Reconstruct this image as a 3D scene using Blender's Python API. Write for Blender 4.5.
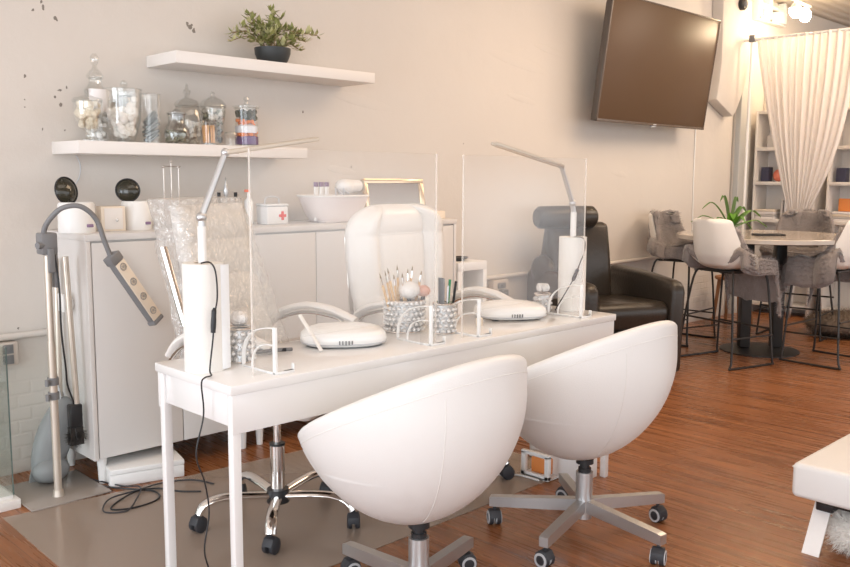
import bpy, bmesh, math, random
from mathutils import Vector, Matrix, noise
random.seed(7)
scn = bpy.context.scene
for o in list(bpy.data.objects): bpy.data.objects.remove(o)
C = scn.collection
PI = math.pi
R = math.radians

# ------------------------------------------------------------------ camera
cam_d = bpy.data.cameras.new('camera'); cam = bpy.data.objects.new('camera', cam_d); C.objects.link(cam)
cam_d.sensor_width = 36.0; cam_d.lens = 36.0*869.62/850.0; cam_d.clip_end = 100
yaw, pit, rol = 0.7780, 0.1210, 0.0051
fw = Vector((math.sin(yaw)*math.cos(pit), math.cos(yaw)*math.cos(pit), -math.sin(pit)))
r0 = Vector((math.cos(yaw), -math.sin(yaw), 0)); u0 = r0.cross(fw)
rr = r0*math.cos(rol)+u0*math.sin(rol); uu = -r0*math.sin(rol)+u0*math.cos(rol)
M3 = Matrix((rr, uu, -fw)).transposed()
cam.matrix_world = Matrix.Translation((0, -3.6322, 1.2136)) @ M3.to_4x4()
scn.camera = cam

# ------------------------------------------------------------------ world, exposure, big lights
scn.view_settings.view_transform = 'Standard'
scn.view_settings.look = 'None'
scn.view_settings.gamma = 1.0
scn.view_settings.use_curve_mapping = False
scn.view_settings.exposure = 0.33
w = bpy.data.worlds.new('world'); scn.world = w; w.use_nodes = True
w.node_tree.nodes['Background'].inputs[0].default_value = (0.955, 0.97, 1.0, 1)
w.node_tree.nodes['Background'].inputs[1].default_value = 1.48

def area(name, loc, target, sx, sy, power, col):
    d = bpy.data.lights.new(name, 'AREA'); d.shape = 'RECTANGLE'; d.size = sx; d.size_y = sy
    d.energy = power; d.color = col
    o = bpy.data.objects.new(name, d); C.objects.link(o); o.location = loc
    o.rotation_euler = (Vector(target)-Vector(loc)).to_track_quat('-Z', 'Y').to_euler()
    return o
area('shopfront_daylight', (-1.6, -4.6, 1.7), (3.0, -1.0, 0.9), 2.6, 2.2, 46, (0.86, 0.93, 1.0))
area('side_fill_light', (-2.2, -1.2, 1.0), (1.1, 0.0, 0.7), 1.8, 1.8, 40, (0.80, 0.89, 1.0))  # unseen cool fill added to lift the low left wall, no known window
area('ceiling_light_near', (2.0, -2.2, 2.7), (2.0, -2.0, 0), 2.2, 1.2, 10, (1.0, 0.88, 0.76))
area('ceiling_light_mid', (4.6, -1.6, 2.7), (4.6, -1.4, 0), 2.0, 1.2, 33, (1.0, 0.74, 0.50))
area('ceiling_light_far', (7.0, -1.9, 2.7), (7.4, -0.6, 1.0), 1.2, 1.2, 40, (1.0, 0.80, 0.62))

# ------------------------------------------------------------------ materials
def nt(m): return m.node_tree.nodes, m.node_tree.links
def mat(name, col, rough=0.5, metal=0.0, spec=0.5, bump=0.0, bscale=200.0, var=0.0, vscale=6.0, coat=0.0, trans=0.0, ior=1.45, emit=None, estr=0.0, alpha=1.0, sheen=0.0, sss=0.0):
    m = bpy.data.materials.new(name); m.use_nodes = True
    n, l = nt(m); b = n['Principled BSDF']
    b.inputs['Base Color'].default_value = (*col, 1); b.inputs['Roughness'].default_value = rough
    b.inputs['Metallic'].default_value = metal; b.inputs['Specular IOR Level'].default_value = spec
    b.inputs['Coat Weight'].default_value = coat; b.inputs['Transmission Weight'].default_value = trans
    b.inputs['IOR'].default_value = ior; b.inputs['Alpha'].default_value = alpha
    b.inputs['Sheen Weight'].default_value = sheen
    if emit: b.inputs['Emission Color'].default_value = (*emit, 1); b.inputs['Emission Strength'].default_value = estr
    tc = n.new('ShaderNodeTexCoord')
    if var > 0:
        t = n.new('ShaderNodeTexNoise'); t.inputs['Scale'].default_value = vscale; t.inputs['Detail'].default_value = 4
        l.new(tc.outputs['Object'], t.inputs['Vector'])
        mx = n.new('ShaderNodeMix'); mx.data_type = 'RGBA'
        mx.inputs[6].default_value = (*[max(0, c*(1-var)) for c in col], 1); mx.inputs[7].default_value = (*[min(1, c*(1+var)) for c in col], 1)
        l.new(t.outputs['Fac'], mx.inputs[0]); l.new(mx.outputs[2], b.inputs['Base Color'])
    if bump > 0:
        t = n.new('ShaderNodeTexNoise'); t.inputs['Scale'].default_value = bscale; t.inputs['Detail'].default_value = 3
        l.new(tc.outputs['Object'], t.inputs['Vector'])
        bp = n.new('ShaderNodeBump'); bp.inputs['Strength'].default_value = bump; bp.inputs['Distance'].default_value = 0.01
        l.new(t.outputs['Fac'], bp.inputs['Height']); l.new(bp.outputs[0], b.inputs['Normal'])
    return m

def glass_mat(name, tint=(1, 1, 1), edge=0.35, base=0.06, rough=0.02):
    """clear sheet: transparent with a fresnel gloss"""
    m = bpy.data.materials.new(name); m.use_nodes = True
    n, l = nt(m); n.remove(n['Principled BSDF']); out = n['Material Output']
    tr = n.new('ShaderNodeBsdfTransparent'); tr.inputs[0].default_value = (*tint, 1)
    gl = n.new('ShaderNodeBsdfGlossy'); gl.inputs['Roughness'].default_value = rough; gl.inputs[0].default_value = (1, 1, 1, 1)
    lw = n.new('ShaderNodeLayerWeight'); lw.inputs['Blend'].default_value = 0.35
    mr = n.new('ShaderNodeMapRange'); mr.inputs[3].default_value = base; mr.inputs[4].default_value = base+edge
    l.new(lw.outputs['Facing'], mr.inputs[0])
    mx = n.new('ShaderNodeMixShader'); l.new(mr.outputs[0], mx.inputs[0]); l.new(tr.outputs[0], mx.inputs[1]); l.new(gl.outputs[0], mx.inputs[2])
    l.new(mx.outputs[0], out.inputs[0])
    return m

def wall_mat():
    m = mat('painted_plaster', (0.80, 0.77, 0.73), 0.62)
    n, l = nt(m); b = n['Principled BSDF']
    ge = n.new('ShaderNodeNewGeometry')
    t = n.new('ShaderNodeTexNoise'); t.inputs['Scale'].default_value = 1.6; t.inputs['Detail'].default_value = 6
    l.new(ge.outputs['Position'], t.inputs['Vector'])
    cr = n.new('ShaderNodeMix'); cr.data_type = 'RGBA'
    cr.inputs[6].default_value = (0.63, 0.583, 0.535, 1); cr.inputs[7].default_value = (0.68, 0.63, 0.575, 1)
    l.new(t.outputs['Fac'], cr.inputs[0]); l.new(cr.outputs[2], b.inputs['Base Color'])
    # plaster lumps
    t2 = n.new('ShaderNodeTexNoise'); t2.inputs['Scale'].default_value = 5.0; t2.inputs['Detail'].default_value = 8; t2.inputs['Roughness'].default_value = 0.55
    l.new(ge.outputs['Position'], t2.inputs['Vector'])
    # painted brick shows low on the wall at the left end
    mp = n.new('ShaderNodeMapping'); mp.inputs['Rotation'].default_value = (R(90), 0, 0); l.new(ge.outputs['Position'], mp.inputs[0])
    bk = n.new('ShaderNodeTexBrick'); bk.inputs['Scale'].default_value = 4.6; bk.inputs['Mortar Size'].default_value = 0.03
    bk.inputs['Mortar Smooth'].default_value = 0.6; bk.inputs['Color1'].default_value = (1, 1, 1, 1); bk.inputs['Color2'].default_value = (.8, .8, .8, 1); bk.inputs['Mortar'].default_value = (0, 0, 0, 1)
    l.new(mp.outputs[0], bk.inputs['Vector'])
    sx = n.new('ShaderNodeSeparateXYZ'); l.new(ge.outputs['Position'], sx.inputs[0])
    mz = n.new('ShaderNodeMapRange'); mz.inputs[1].default_value = 0.45; mz.inputs[2].default_value = 0.30; l.new(sx.outputs['Z'], mz.inputs[0])
    mu = n.new('ShaderNodeMath'); mu.operation = 'MULTIPLY'; l.new(bk.outputs['Color'], mu.inputs[0]); l.new(mz.outputs[0], mu.inputs[1])
    m2 = n.new('ShaderNodeMath'); m2.operation = 'MULTIPLY'; m2.inputs[1].default_value = 0.35; l.new(mu.outputs[0], m2.inputs[0])
    ad = n.new('ShaderNodeMath'); ad.operation = 'ADD'; l.new(m2.outputs[0], ad.inputs[0]); l.new(t2.outputs['Fac'], ad.inputs[1])
    bp = n.new('ShaderNodeBump'); bp.inputs['Strength'].default_value = 0.35; bp.inputs['Distance'].default_value = 0.02
    l.new(ad.outputs[0], bp.inputs['Height']); l.new(bp.outputs[0], b.inputs['Normal'])
    return m

def floor_mat():
    m = mat('oak_boards', (0.4, 0.2, 0.1), 0.3)
    n, l = nt(m); b = n['Principled BSDF']
    ge = n.new('ShaderNodeNewGeometry')
    mp = n.new('ShaderNodeMapping'); mp.inputs['Rotation'].default_value = (0, 0, R(90)); l.new(ge.outputs['Position'], mp.inputs[0])
    bk = n.new('ShaderNodeTexBrick'); bk.inputs['Scale'].default_value = 1.0; bk.inputs['Brick Width'].default_value = 0.9; bk.inputs['Row Height'].default_value = 0.057
    bk.inputs['Mortar Size'].default_value = 0.0012; bk.inputs['Mortar Smooth'].default_value = 0.3; bk.inputs['Bias'].default_value = 0
    bk.inputs['Color1'].default_value = (0.30, 0.118, 0.045, 1); bk.inputs['Color2'].default_value = (0.235, 0.088, 0.032, 1); bk.inputs['Mortar'].default_value = (0.12, 0.045, 0.018, 1)
    l.new(mp.outputs[0], bk.inputs['Vector'])
    mp2 = n.new('ShaderNodeMapping'); mp2.inputs['Scale'].default_value = (28, 1.6, 1); l.new(ge.outputs['Position'], mp2.inputs[0])
    t = n.new('ShaderNodeTexNoise'); t.inputs['Scale'].default_value = 1.4; t.inputs['Detail'].default_value = 6; l.new(mp2.outputs[0], t.inputs['Vector'])
    t3 = n.new('ShaderNodeTexNoise'); t3.inputs['Scale'].default_value = 1.1; t3.inputs['Detail'].default_value = 3; l.new(ge.outputs['Position'], t3.inputs['Vector'])
    mr = n.new('ShaderNodeMapRange'); mr.inputs[1].default_value = 0.3; mr.inputs[2].default_value = 0.7; mr.inputs[3].default_value = 0.70; mr.inputs[4].default_value = 1.32; l.new(t.outputs['Fac'], mr.inputs[0])
    mr3 = n.new('ShaderNodeMapRange'); mr3.inputs[1].default_value = 0.3; mr3.inputs[2].default_value = 0.7; mr3.inputs[3].default_value = 0.88; mr3.inputs[4].default_value = 1.12; l.new(t3.outputs['Fac'], mr3.inputs[0])
    mm = n.new('ShaderNodeMath'); mm.operation = 'MULTIPLY'; l.new(mr.outputs[0], mm.inputs[0]); l.new(mr3.outputs[0], mm.inputs[1])
    vm = n.new('ShaderNodeVectorMath'); vm.operation = 'SCALE'; l.new(bk.outputs['Color'], vm.inputs[0]); l.new(mm.outputs[0], vm.inputs['Scale'])
    l.new(vm.outputs[0], b.inputs['Base Color'])
    rm = n.new('ShaderNodeMapRange'); rm.inputs[3].default_value = 0.18; rm.inputs[4].default_value = 0.38; l.new(t.outputs['Fac'], rm.inputs[0]); l.new(rm.outputs[0], b.inputs['Roughness'])
    bp = n.new('ShaderNodeBump'); bp.inputs['Strength'].default_value = 0.25; bp.inputs['Distance'].default_value = 0.004
    ad = n.new('ShaderNodeMath'); ad.operation = 'MULTIPLY_ADD'; ad.inputs[1].default_value = 0.5; l.new(t.outputs['Fac'], ad.inputs[0]); l.new(bk.outputs['Fac'], ad.inputs[2])
    l.new(t.outputs['Fac'], bp.inputs['Height']); l.new(bp.outputs[0], b.inputs['Normal'])
    return m

def plastic_wrap():
    m = bpy.data.materials.new('crumpled_clear_plastic'); m.use_nodes = True
    n, l = nt(m); n.remove(n['Principled BSDF']); out = n['Material Output']
    tr = n.new('ShaderNodeBsdfTransparent'); tr.inputs[0].default_value = (0.99, 0.985, 0.975, 1)
    gl = n.new('ShaderNodeBsdfGlossy'); gl.inputs['Roughness'].default_value = 0.16
    df = n.new('ShaderNodeBsdfDiffuse'); df.inputs[0].default_value = (0.92, 0.90, 0.87, 1)
    tc = n.new('ShaderNodeTexCoord')
    vo = n.new('ShaderNodeTexVoronoi'); vo.inputs['Scale'].default_value = 26; vo.feature = 'DISTANCE_TO_EDGE'
    ns = n.new('ShaderNodeTexNoise'); ns.inputs['Scale'].default_value = 12; ns.inputs['Detail'].default_value = 4
    l.new(tc.outputs['Object'], ns.inputs['Vector'])
    va = n.new('ShaderNodeVectorMath'); va.operation = 'MULTIPLY_ADD'; va.inputs[1].default_value = (.12, .12, .12); l.new(ns.outputs['Color'], va.inputs[0]); l.new(tc.outputs['Object'], va.inputs[2])
    l.new(va.outputs[0], vo.inputs['Vector'])
    ad = n.new('ShaderNodeMath'); ad.operation = 'ADD'; l.new(vo.outputs['Distance'], ad.inputs[0]); l.new(ns.outputs['Fac'], ad.inputs[1])
    bp = n.new('ShaderNodeBump'); bp.inputs['Strength'].default_value = 1.0; bp.inputs['Distance'].default_value = 0.03
    l.new(ad.outputs[0], bp.inputs['Height']); l.new(bp.outputs[0], gl.inputs['Normal'])
    m1 = n.new('ShaderNodeMixShader'); m1.inputs[0].default_value = 0.52; l.new(gl.outputs[0], m1.inputs[1]); l.new(df.outputs[0], m1.inputs[2])
    m2 = n.new('ShaderNodeMixShader'); m2.inputs[0].default_value = 0.44; l.new(tr.outputs[0], m2.inputs[1]); l.new(m1.outputs[0], m2.inputs[2])
    l.new(m2.outputs[0], out.inputs[0])
    return m

M = dict(
    wall=wall_mat(), floor=floor_mat(),
    white=mat('white_lacquer', (0.84, 0.83, 0.81), 0.32, bump=0.02, bscale=60),
    desk=mat('glossy_white_desk', (0.83, 0.82, 0.81), 0.16, coat=0.3),
    cab=mat('cabinet_white', (0.70, 0.675, 0.65), 0.42, bump=0.02, bscale=80),
    shelf=mat('shelf_white', (0.80, 0.76, 0.72), 0.4),
    leather=mat('white_leatherette', (0.79, 0.775, 0.755), 0.36, bump=0.10, bscale=320),
    seam=mat('seam_thread', (0.78, 0.76, 0.73), 0.6),  # thread and piping, slightly duller than the leather
    leather2=mat('creased_white_leather', (0.80, 0.775, 0.745), 0.33, bump=0.25, bscale=28),
    alu=mat('brushed_aluminium', (0.58, 0.585, 0.59), 0.34, metal=0.85, bump=0.03, bscale=300),
    chrome=mat('chrome', (0.82, 0.80, 0.78), 0.08, metal=1.0),
    black=mat('black_plastic', (0.02, 0.02, 0.022), 0.38),
    blackmetal=mat('black_powder_coat', (0.025, 0.022, 0.02), 0.42),
    rubber=mat('dark_rubber', (0.035, 0.036, 0.042), 0.5),
    grey=mat('grey_plastic', (0.20, 0.20, 0.205), 0.45),
    greylight=mat('light_grey_plastic', (0.55, 0.56, 0.58), 0.4),
    dustgrey=mat('dustpan_grey', (0.27, 0.28, 0.285), 0.45, var=0.12, vscale=9),
    pole=mat('beige_anodised_pole', (0.64, 0.57, 0.49), 0.3, metal=0.55),
    cream=mat('cream_plastic', (0.80, 0.70, 0.58), 0.4),
    brownleather=mat('dark_brown_leather', (0.034, 0.027, 0.021), 0.30, bump=0.18, bscale=60, var=0.25, vscale=5),
    fur=mat('grey_faux_fur', (0.27, 0.235, 0.22), 0.95, var=0.35, vscale=14, bump=0.5, bscale=90, sheen=0.4),
    whitefur=mat('white_faux_fur', (0.80, 0.77, 0.72), 0.95, var=0.1, vscale=10, sheen=0.3),
    brownfur=mat('brown_faux_fur', (0.16, 0.12, 0.09), 0.95, var=0.35, vscale=16, bump=0.4, bscale=90),
    shell=mat('white_shell_plastic', (0.86, 0.82, 0.76), 0.35),
    marble=mat('grey_stone_top', (0.50, 0.44, 0.38), 0.14, var=0.28, vscale=9),
    acryl=glass_mat('clear_acrylic', (0.998, 0.998, 0.996), 0.12, 0.07, 0.30),
    acryledge=mat('polished_acrylic_edge', (0.95, 0.95, 0.94), 0.25, alpha=0.85),
    acryledge2=mat('clear_acrylic_rim', (0.93, 0.88, 0.82), 0.25, alpha=0.35),
    glass=glass_mat('jar_glass', (0.985, 0.99, 0.985), 0.30, 0.06, 0.06),
    glassthick=glass_mat('thick_glass_rim', (0.93, 0.94, 0.935), 0.35, 0.10, 0.10),
    caseglass=glass_mat('display_case_glass', (0.965, 0.985, 0.975), 0.2, 0.05),
    caseedge=mat('green_glass_edge', (0.10, 0.14, 0.13), 0.2),
    crystal=mat('faceted_crystal', (0.90, 0.87, 0.84), 0.12, metal=0.35, bump=0.6, bscale=170, var=0.35, vscale=140),
    paper=mat('paper_towel', (0.84, 0.82, 0.78), 0.9, bump=0.25, bscale=260),
    papersheet=mat('loose_paper_sheet', (0.86, 0.88, 0.90), 0.9, bump=0.25, bscale=260),
    screen=mat('dark_glossy_screen', (0.105, 0.062, 0.034), 0.38, spec=0.25),  # brown base tone stands in for the reflected room
    bezel=mat('tv_bezel', (0.08, 0.065, 0.055), 0.3),
    leaf=mat('succulent_leaf', (0.27, 0.29, 0.10), 0.5, var=0.4, vscale=25),
    leaf2=mat('pale_leaf', (0.56, 0.54, 0.28), 0.5, var=0.35, vscale=25),
    aloe=mat('strap_leaf_green', (0.10, 0.26, 0.02), 0.35, var=0.35, vscale=20),
    stem=mat('brown_stem', (0.22, 0.15, 0.07), 0.7),
    pot=mat('dark_slate_pot', (0.035, 0.04, 0.042), 0.45),
    soil=mat('soil', (0.06, 0.04, 0.03), 0.9, bump=0.8, bscale=80),
    cotton=mat('cotton', (0.90, 0.87, 0.83), 0.95, bump=0.3, bscale=120),
    cottoncream=mat('cream_cotton', (0.82, 0.74, 0.60), 0.95, bump=0.5, bscale=60),
    stone=mat('grey_pebble', (0.25, 0.27, 0.27), 0.4, var=0.5, vscale=30),
    stonegreen=mat('mossy_chip', (0.22, 0.22, 0.15), 0.6, var=0.5, vscale=30),
    stonelight=mat('pale_shell', (0.68, 0.62, 0.54), 0.6, var=0.3, vscale=30),
    orange=mat('orange_grit', (0.85, 0.25, 0.07), 0.6, var=0.2, vscale=60),
    orangestick=mat('orangewood_stick', (0.78, 0.46, 0.22), 0.6, var=0.2, vscale=40),
    purple=mat('purple_sand', (0.16, 0.09, 0.22), 0.8, bump=0.4, bscale=200),
    whitesand=mat('white_crystals', (0.80, 0.80, 0.84), 0.7, bump=0.5, bscale=150),
    darkgreen=mat('dark_green_moss', (0.06, 0.07, 0.04), 0.9, bump=0.8, bscale=120),
    label=mat('paper_label', (0.85, 0.81, 0.80), 0.8),
    red=mat('red_enamel', (0.70, 0.05, 0.03), 0.45),
    pinkred=mat('pink_coral', (0.80, 0.24, 0.16), 0.5),
    purplecap=mat('mauve_cap', (0.25, 0.16, 0.26), 0.5),
    darklid=mat('smoky_dark_lid', (0.028, 0.026, 0.016), 0.14, coat=0.5),
    gold=mat('pale_gold_frame', (0.80, 0.62, 0.42), 0.22, metal=0.8),
    mirror=mat('mirror_glass', (0.80, 0.79, 0.76), 0.05, metal=1.0),
    curtain=mat('sheer_curtain', (0.90, 0.87, 0.85), 0.9),
    bristle=mat('brush_bristle', (0.86, 0.83, 0.80), 0.9, bump=0.6, bscale=200),
    bristlepink=mat('peach_bristle', (0.80, 0.48, 0.38), 0.9, bump=0.6, bscale=200),
    wood=mat('light_wood_handle', (0.68, 0.45, 0.24), 0.5),
    woodbrown=mat('brown_wood', (0.30, 0.13, 0.05), 0.5),
    green=mat('green_handle', (0.05, 0.30, 0.14), 0.4),
    pink=mat('pink_plastic', (0.80, 0.35, 0.45), 0.4),
    mat_=None, screwdark=mat('chipped_hole', (0.24, 0.21, 0.18), 0.9, var=.3, vscale=60),
    orangebook=mat('orange_cover', (0.78, 0.27, 0.07), 0.5), navy=mat('navy_cover', (0.05, 0.05, 0.09), 0.5),
    greybook=mat('pale_grey_cover', (0.55, 0.52, 0.50), 0.6),
    bulb=mat('warm_bulb', (1, 0.9, 0.7), 0.4, emit=(1.0, 0.80, 0.52), estr=45.0),
    led=mat('led_ring', (0.40, 0.36, 0.32), 0.3),
    ceil=mat('white_painted_metal', (0.82, 0.74, 0.64), 0.5),
)
# translucent curtain
n_, l_ = nt(M['curtain']); b_ = n_['Principled BSDF']
tl = n_.new('ShaderNodeBsdfTranslucent'); tl.inputs[0].default_value = (0.93, 0.89, 0.86, 1)
tp = n_.new('ShaderNodeBsdfTransparent')
mA = n_.new('ShaderNodeMixShader'); mA.inputs[0].default_value = 0.45; mB = n_.new('ShaderNodeMixShader'); mB.inputs[0].default_value = 0.10
l_.new(b_.outputs[0], mA.inputs[1]); l_.new(tl.outputs[0], mA.inputs[2]); l_.new(mA.outputs[0], mB.inputs[1]); l_.new(tp.outputs[0], mB.inputs[2]); l_.new(mB.outputs[0], n_['Material Output'].inputs[0])
# chair mat: frosted transparent plastic
def frosted(name, tint, fac, col, rough=0.18):
    m = bpy.data.materials.new(name); m.use_nodes = True
    n, l = nt(m); b = n['Principled BSDF']; b.inputs['Base Color'].default_value = (*col, 1); b.inputs['Roughness'].default_value = rough
    tr = n.new('ShaderNodeBsdfTransparent'); tr.inputs[0].default_value = (*tint, 1)
    mx = n.new('ShaderNodeMixShader'); mx.inputs[0].default_value = fac
    l.new(tr.outputs[0], mx.inputs[1]); l.new(b.outputs[0], mx.inputs[2]); l.new(mx.outputs[0], n['Material Output'].inputs[0])
    return m
M['mat_'] = frosted('frosted_vinyl_mat', (0.93, 0.92, 0.91), 0.50, (0.54, 0.44, 0.36))
M['baseplate'] = frosted('grey_steel_plate', (0.8, 0.8, 0.8), 0.80, (0.42, 0.37, 0.33), 0.15)

# ------------------------------------------------------------------ mesh helpers
class MB:
    def __init__(s): s.bm = bmesh.new()
    def _xf(s, vs, mtx):
        for v in vs: v.co = mtx @ v.co
    def box(s, x0, x1, y0, y1, z0, z1, mtx=None, bev=0.0, seg=2):
        b2 = bmesh.new(); bmesh.ops.create_cube(b2, size=1)
        for v in b2.verts: v.co = Vector(((x0+x1)/2+v.co.x*(x1-x0), (y0+y1)/2+v.co.y*(y1-y0), (z0+z1)/2+v.co.z*(z1-z0)))
        if bev > 0: bmesh.ops.bevel(b2, geom=b2.edges[:], offset=bev, segments=seg, profile=0.5, affect='EDGES')
        s._merge(b2, mtx); return s
    def _merge(s, b2, mtx=None):
        if mtx is not None: bmesh.ops.transform(b2, matrix=mtx, verts=b2.verts)
        me = bpy.data.meshes.new('t'); b2.to_mesh(me); b2.free(); s.bm.from_mesh(me); bpy.data.meshes.remove(me)
    def lathe(s, prof, seg=24, c=(0, 0, 0), mtx=None, close=False):
        b2 = bmesh.new(); rings = []
        for (r, z) in prof:
            if r < 1e-5: rings.append([b2.verts.new((0, 0, z))])
            else: rings.append([b2.verts.new((r*math.cos(2*PI*k/seg), r*math.sin(2*PI*k/seg), z)) for k in range(seg)])
        pairs = list(zip(rings[:-1], rings[1:]))
        if close: pairs.append((rings[-1], rings[0]))
        for a, b in pairs:
            for k in range(seg):
                k2 = (k+1) % seg
                if len(a) == 1 and len(b) == 1: continue
                if len(a) == 1: b2.faces.new((a[0], b[k2], b[k]))
                elif len(b) == 1: b2.faces.new((a[k], a[k2], b[0]))
                else: b2.faces.new((a[k], a[k2], b[k2], b[k]))
        bmesh.ops.recalc_face_normals(b2, faces=b2.faces)
        t = Matrix.Translation(c)
        s._merge(b2, t if mtx is None else mtx @ t); return s
    def cyl(s, p0, p1, r0, r1=None, seg=16):
        if r1 is None: r1 = r0
        p0 = Vector(p0); p1 = Vector(p1); d = p1-p0
        q = d.to_track_quat('Z', 'Y').to_matrix().to_4x4()
        return s.lathe([(0, 0), (r0, 0), (r1, d.length), (0, d.length)], seg, mtx=Matrix.Translation(p0) @ q)
    def ball(s, c, rx, ry=None, rz=None, seg=16, rings=10, mtx=None):
        ry = rx if ry is None else ry; rz = rx if rz is None else rz
        prof = [(math.sin(PI*i/rings), -math.cos(PI*i/rings)) for i in range(rings+1)]; prof[0] = (0, -1); prof[-1] = (0, 1)
        m = Matrix.Translation(c) @ (mtx if mtx is not None else Matrix.Identity(4)) @ Matrix.Diagonal((rx, ry, rz, 1))
        return s.lathe(prof, seg, mtx=m)
    def ring(s, R0, r, c=(0, 0, 0), mtx=None, seg=24):
        prof = [(R0+r*math.cos(a), r*math.sin(a)) for a in [2*PI*i/8 for i in range(8)]]
        return s.lathe(prof, seg, c=c, mtx=mtx, close=True)
    def tube(s, pts, r, seg=8, smooth=True, sub=6, flat=None, closed=False):
        P = [Vector(p) for p in pts]
        if smooth and len(P) > 2:
            Q = []
            n = len(P)
            for i in range(n if closed else n-1):
                p0 = P[(i-1) % n] if (closed or i > 0) else P[0]; p1 = P[i]; p2 = P[(i+1) % n]; p3 = P[(i+2) % n] if (closed or i+2 < n) else P[-1]
                for k in range(sub):
                    t = k/sub; Q.append(0.5*((2*p1)+(-p0+p2)*t+(2*p0-5*p1+4*p2-p3)*t*t+(-p0+3*p1-3*p2+p3)*t*t*t))
            if not closed: Q.append(P[-1])
            P = Q
        n = len(P); b2 = bmesh.new(); rings = []
        up = None
        for i, p in enumerate(P):
            if closed: t = (P[(i+1) % n]-P[i-1]).normalized()
            else: t = (P[min(i+1, n-1)]-P[max(i-1, 0)]).normalized()
            if up is None:
                up = Vector((0, 0, 1)) if abs(t.z) < 0.9 else Vector((1, 0, 0))
            sd = t.cross(up)
            if sd.length < 1e-4: sd = t.orthogonal()
            sd.normalize(); up = sd.cross(t).normalized()
            rad = r[i*(len(r)-1)//(n-1)] if isinstance(r, (list, tuple)) else r
            a_, b_ = (rad, rad) if flat is None else flat
            rings.append([b2.verts.new(p+sd*math.cos(2*PI*k/seg)*a_+up*math.sin(2*PI*k/seg)*b_) for k in range(seg)])
        m = n if closed else n-1
        for i in range(m):
            A = rings[i]; B = rings[(i+1) % n]
            for k in range(seg):
                k2 = (k+1) % seg; b2.faces.new((A[k], A[k2], B[k2], B[k]))
        if not closed: b2.faces.new(rings[0][::-1]); b2.faces.new(rings[-1])
        bmesh.ops.recalc_face_normals(b2, faces=b2.faces)
        s._merge(b2); return s
    def prism(s, poly, axis, a, b, mtx=None, bev=0):
        """polygon in the plane normal to axis, extruded from a to b"""
        b2 = bmesh.new()
        def P(u, v, t): return {'x': (t, u, v), 'y': (u, t, v), 'z': (u, v, t)}[axis]
        A = [b2.verts.new(P(u, v, a)) for u, v in poly]; B = [b2.verts.new(P(u, v, b)) for u, v in poly]
        b2.faces.new(A); b2.faces.new(B[::-1])
        for i in range(len(poly)):
            j = (i+1) % len(poly); b2.faces.new((A[i], B[i], B[j], A[j]))
        bmesh.ops.recalc_face_normals(b2, faces=b2.faces)
        if bev > 0: bmesh.ops.bevel(b2, geom=b2.edges[:], offset=bev, segments=2, profile=0.5, affect='EDGES')
        s._merge(b2, mtx); return s
    def surf(s, f, nu, nv, thick=None, wrapu=False):
        """grid surface f(u,v) for u,v in 0..1; thick gives it a back side offset along the normal"""
        b2 = bmesh.new()
        G = [[Vector(f(i/nu, j/nv)) for j in range(nv+1)] for i in range(nu+1 if not wrapu else nu)]
        V = [[b2.verts.new(p) for p in row] for row in G]
        n = len(V)
        for i in range(nu):
            for j in range(nv):
                a, b, c, d = V[i][j], V[(i+1) % n][j], V[(i+1) % n][j+1], V[i][j+1]
                try: b2.faces.new((a, b, c, d))
                except Exception: pass
        if thick:
            N = []
            for i in range(len(G)):
                row = []
                for j in range(nv+1):
                    i0 = (i-1) % n if wrapu else max(i-1, 0); i1 = (i+1) % n if wrapu else min(i+1, n-1)
                    du = G[i1][j]-G[i0][j]; dv = G[i][min(j+1, nv)]-G[i][max(j-1, 0)]; q = du.cross(dv)
                    row.append(q.normalized() if q.length > 1e-12 else Vector((0, 0, 1)))
                N.append(row)
            W = [[b2.verts.new(G[i][j]-N[i][j]*thick) for j in range(nv+1)] for i in range(n)]
            for i in range(nu):
                for j in range(nv):
                    a, b, c, d = W[i][j], W[(i+1) % n][j], W[(i+1) % n][j+1], W[i][j+1]
                    b2.faces.new((d, c, b, a))
            for i in range(nu):
                k = (i+1) % n
                b2.faces.new((V[i][0], W[i][0], W[k][0], V[k][0])); b2.faces.new((V[i][nv], V[k][nv], W[k][nv], W[i][nv]))
            if not wrapu:
                for j in range(nv):
                    b2.faces.new((V[0][j], V[0][j+1], W[0][j+1], W[0][j])); b2.faces.new((V[nu][j], W[nu][j], W[nu][j+1], V[nu][j+1]))
            bmesh.ops.recalc_face_normals(b2, faces=b2.faces)
        s._merge(b2); return s
    def build(s, name, m, parent=None, smooth=True, ang=40, loc=None):
        me = bpy.data.meshes.new(name)
        bmesh.ops.remove_doubles(s.bm, verts=s.bm.verts, dist=1e-6)
        s.bm.to_mesh(me); s.bm.free()
        if isinstance(m, str): m = M[m]
        me.materials.append(m)
        if smooth:
            me.polygons.foreach_set('use_smooth', [True]*len(me.polygons)); me.set_sharp_from_angle(angle=R(ang))
        o = bpy.data.objects.new(name, me); C.objects.link(o)
        if parent: o.parent = parent
        else: o.scale = (SC, SC, SC)
        if loc: o.location = loc
        return o

SC = 1.0
def thing(name, label, cat, loc=(0, 0, 0), rz=0.0, group=None):
    o = bpy.data.objects.new(name, None); C.objects.link(o); o.location = loc; o.rotation_euler = (0, 0, rz)
    o.empty_display_size = 0.05; o.scale = (SC, SC, SC)
    o['label'] = label; o['category'] = cat
    if group: o['group'] = group
    return o
def tag(o, label, cat, group=None, kind=None):
    o['label'] = label; o['category'] = cat
    if group: o['group'] = group
    if kind: o['kind'] = kind
    return o
def struct(o, label=None):
    o['kind'] = 'structure'
    if label: o['label'] = label
    return o
def kids(o): return [c for c in bpy.data.objects if c.parent == o]
def dup(o, loc=None, rz=None, label=None, parent=None):
    c = o.copy(); C.objects.link(c)
    if parent: c.parent = parent
    if loc is not None: c.location = loc
    if rz is not None: c.rotation_euler = (0, 0, rz)
    if label: c['label'] = label
    for k in kids(o): dup(k, parent=c)
    return c

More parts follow.
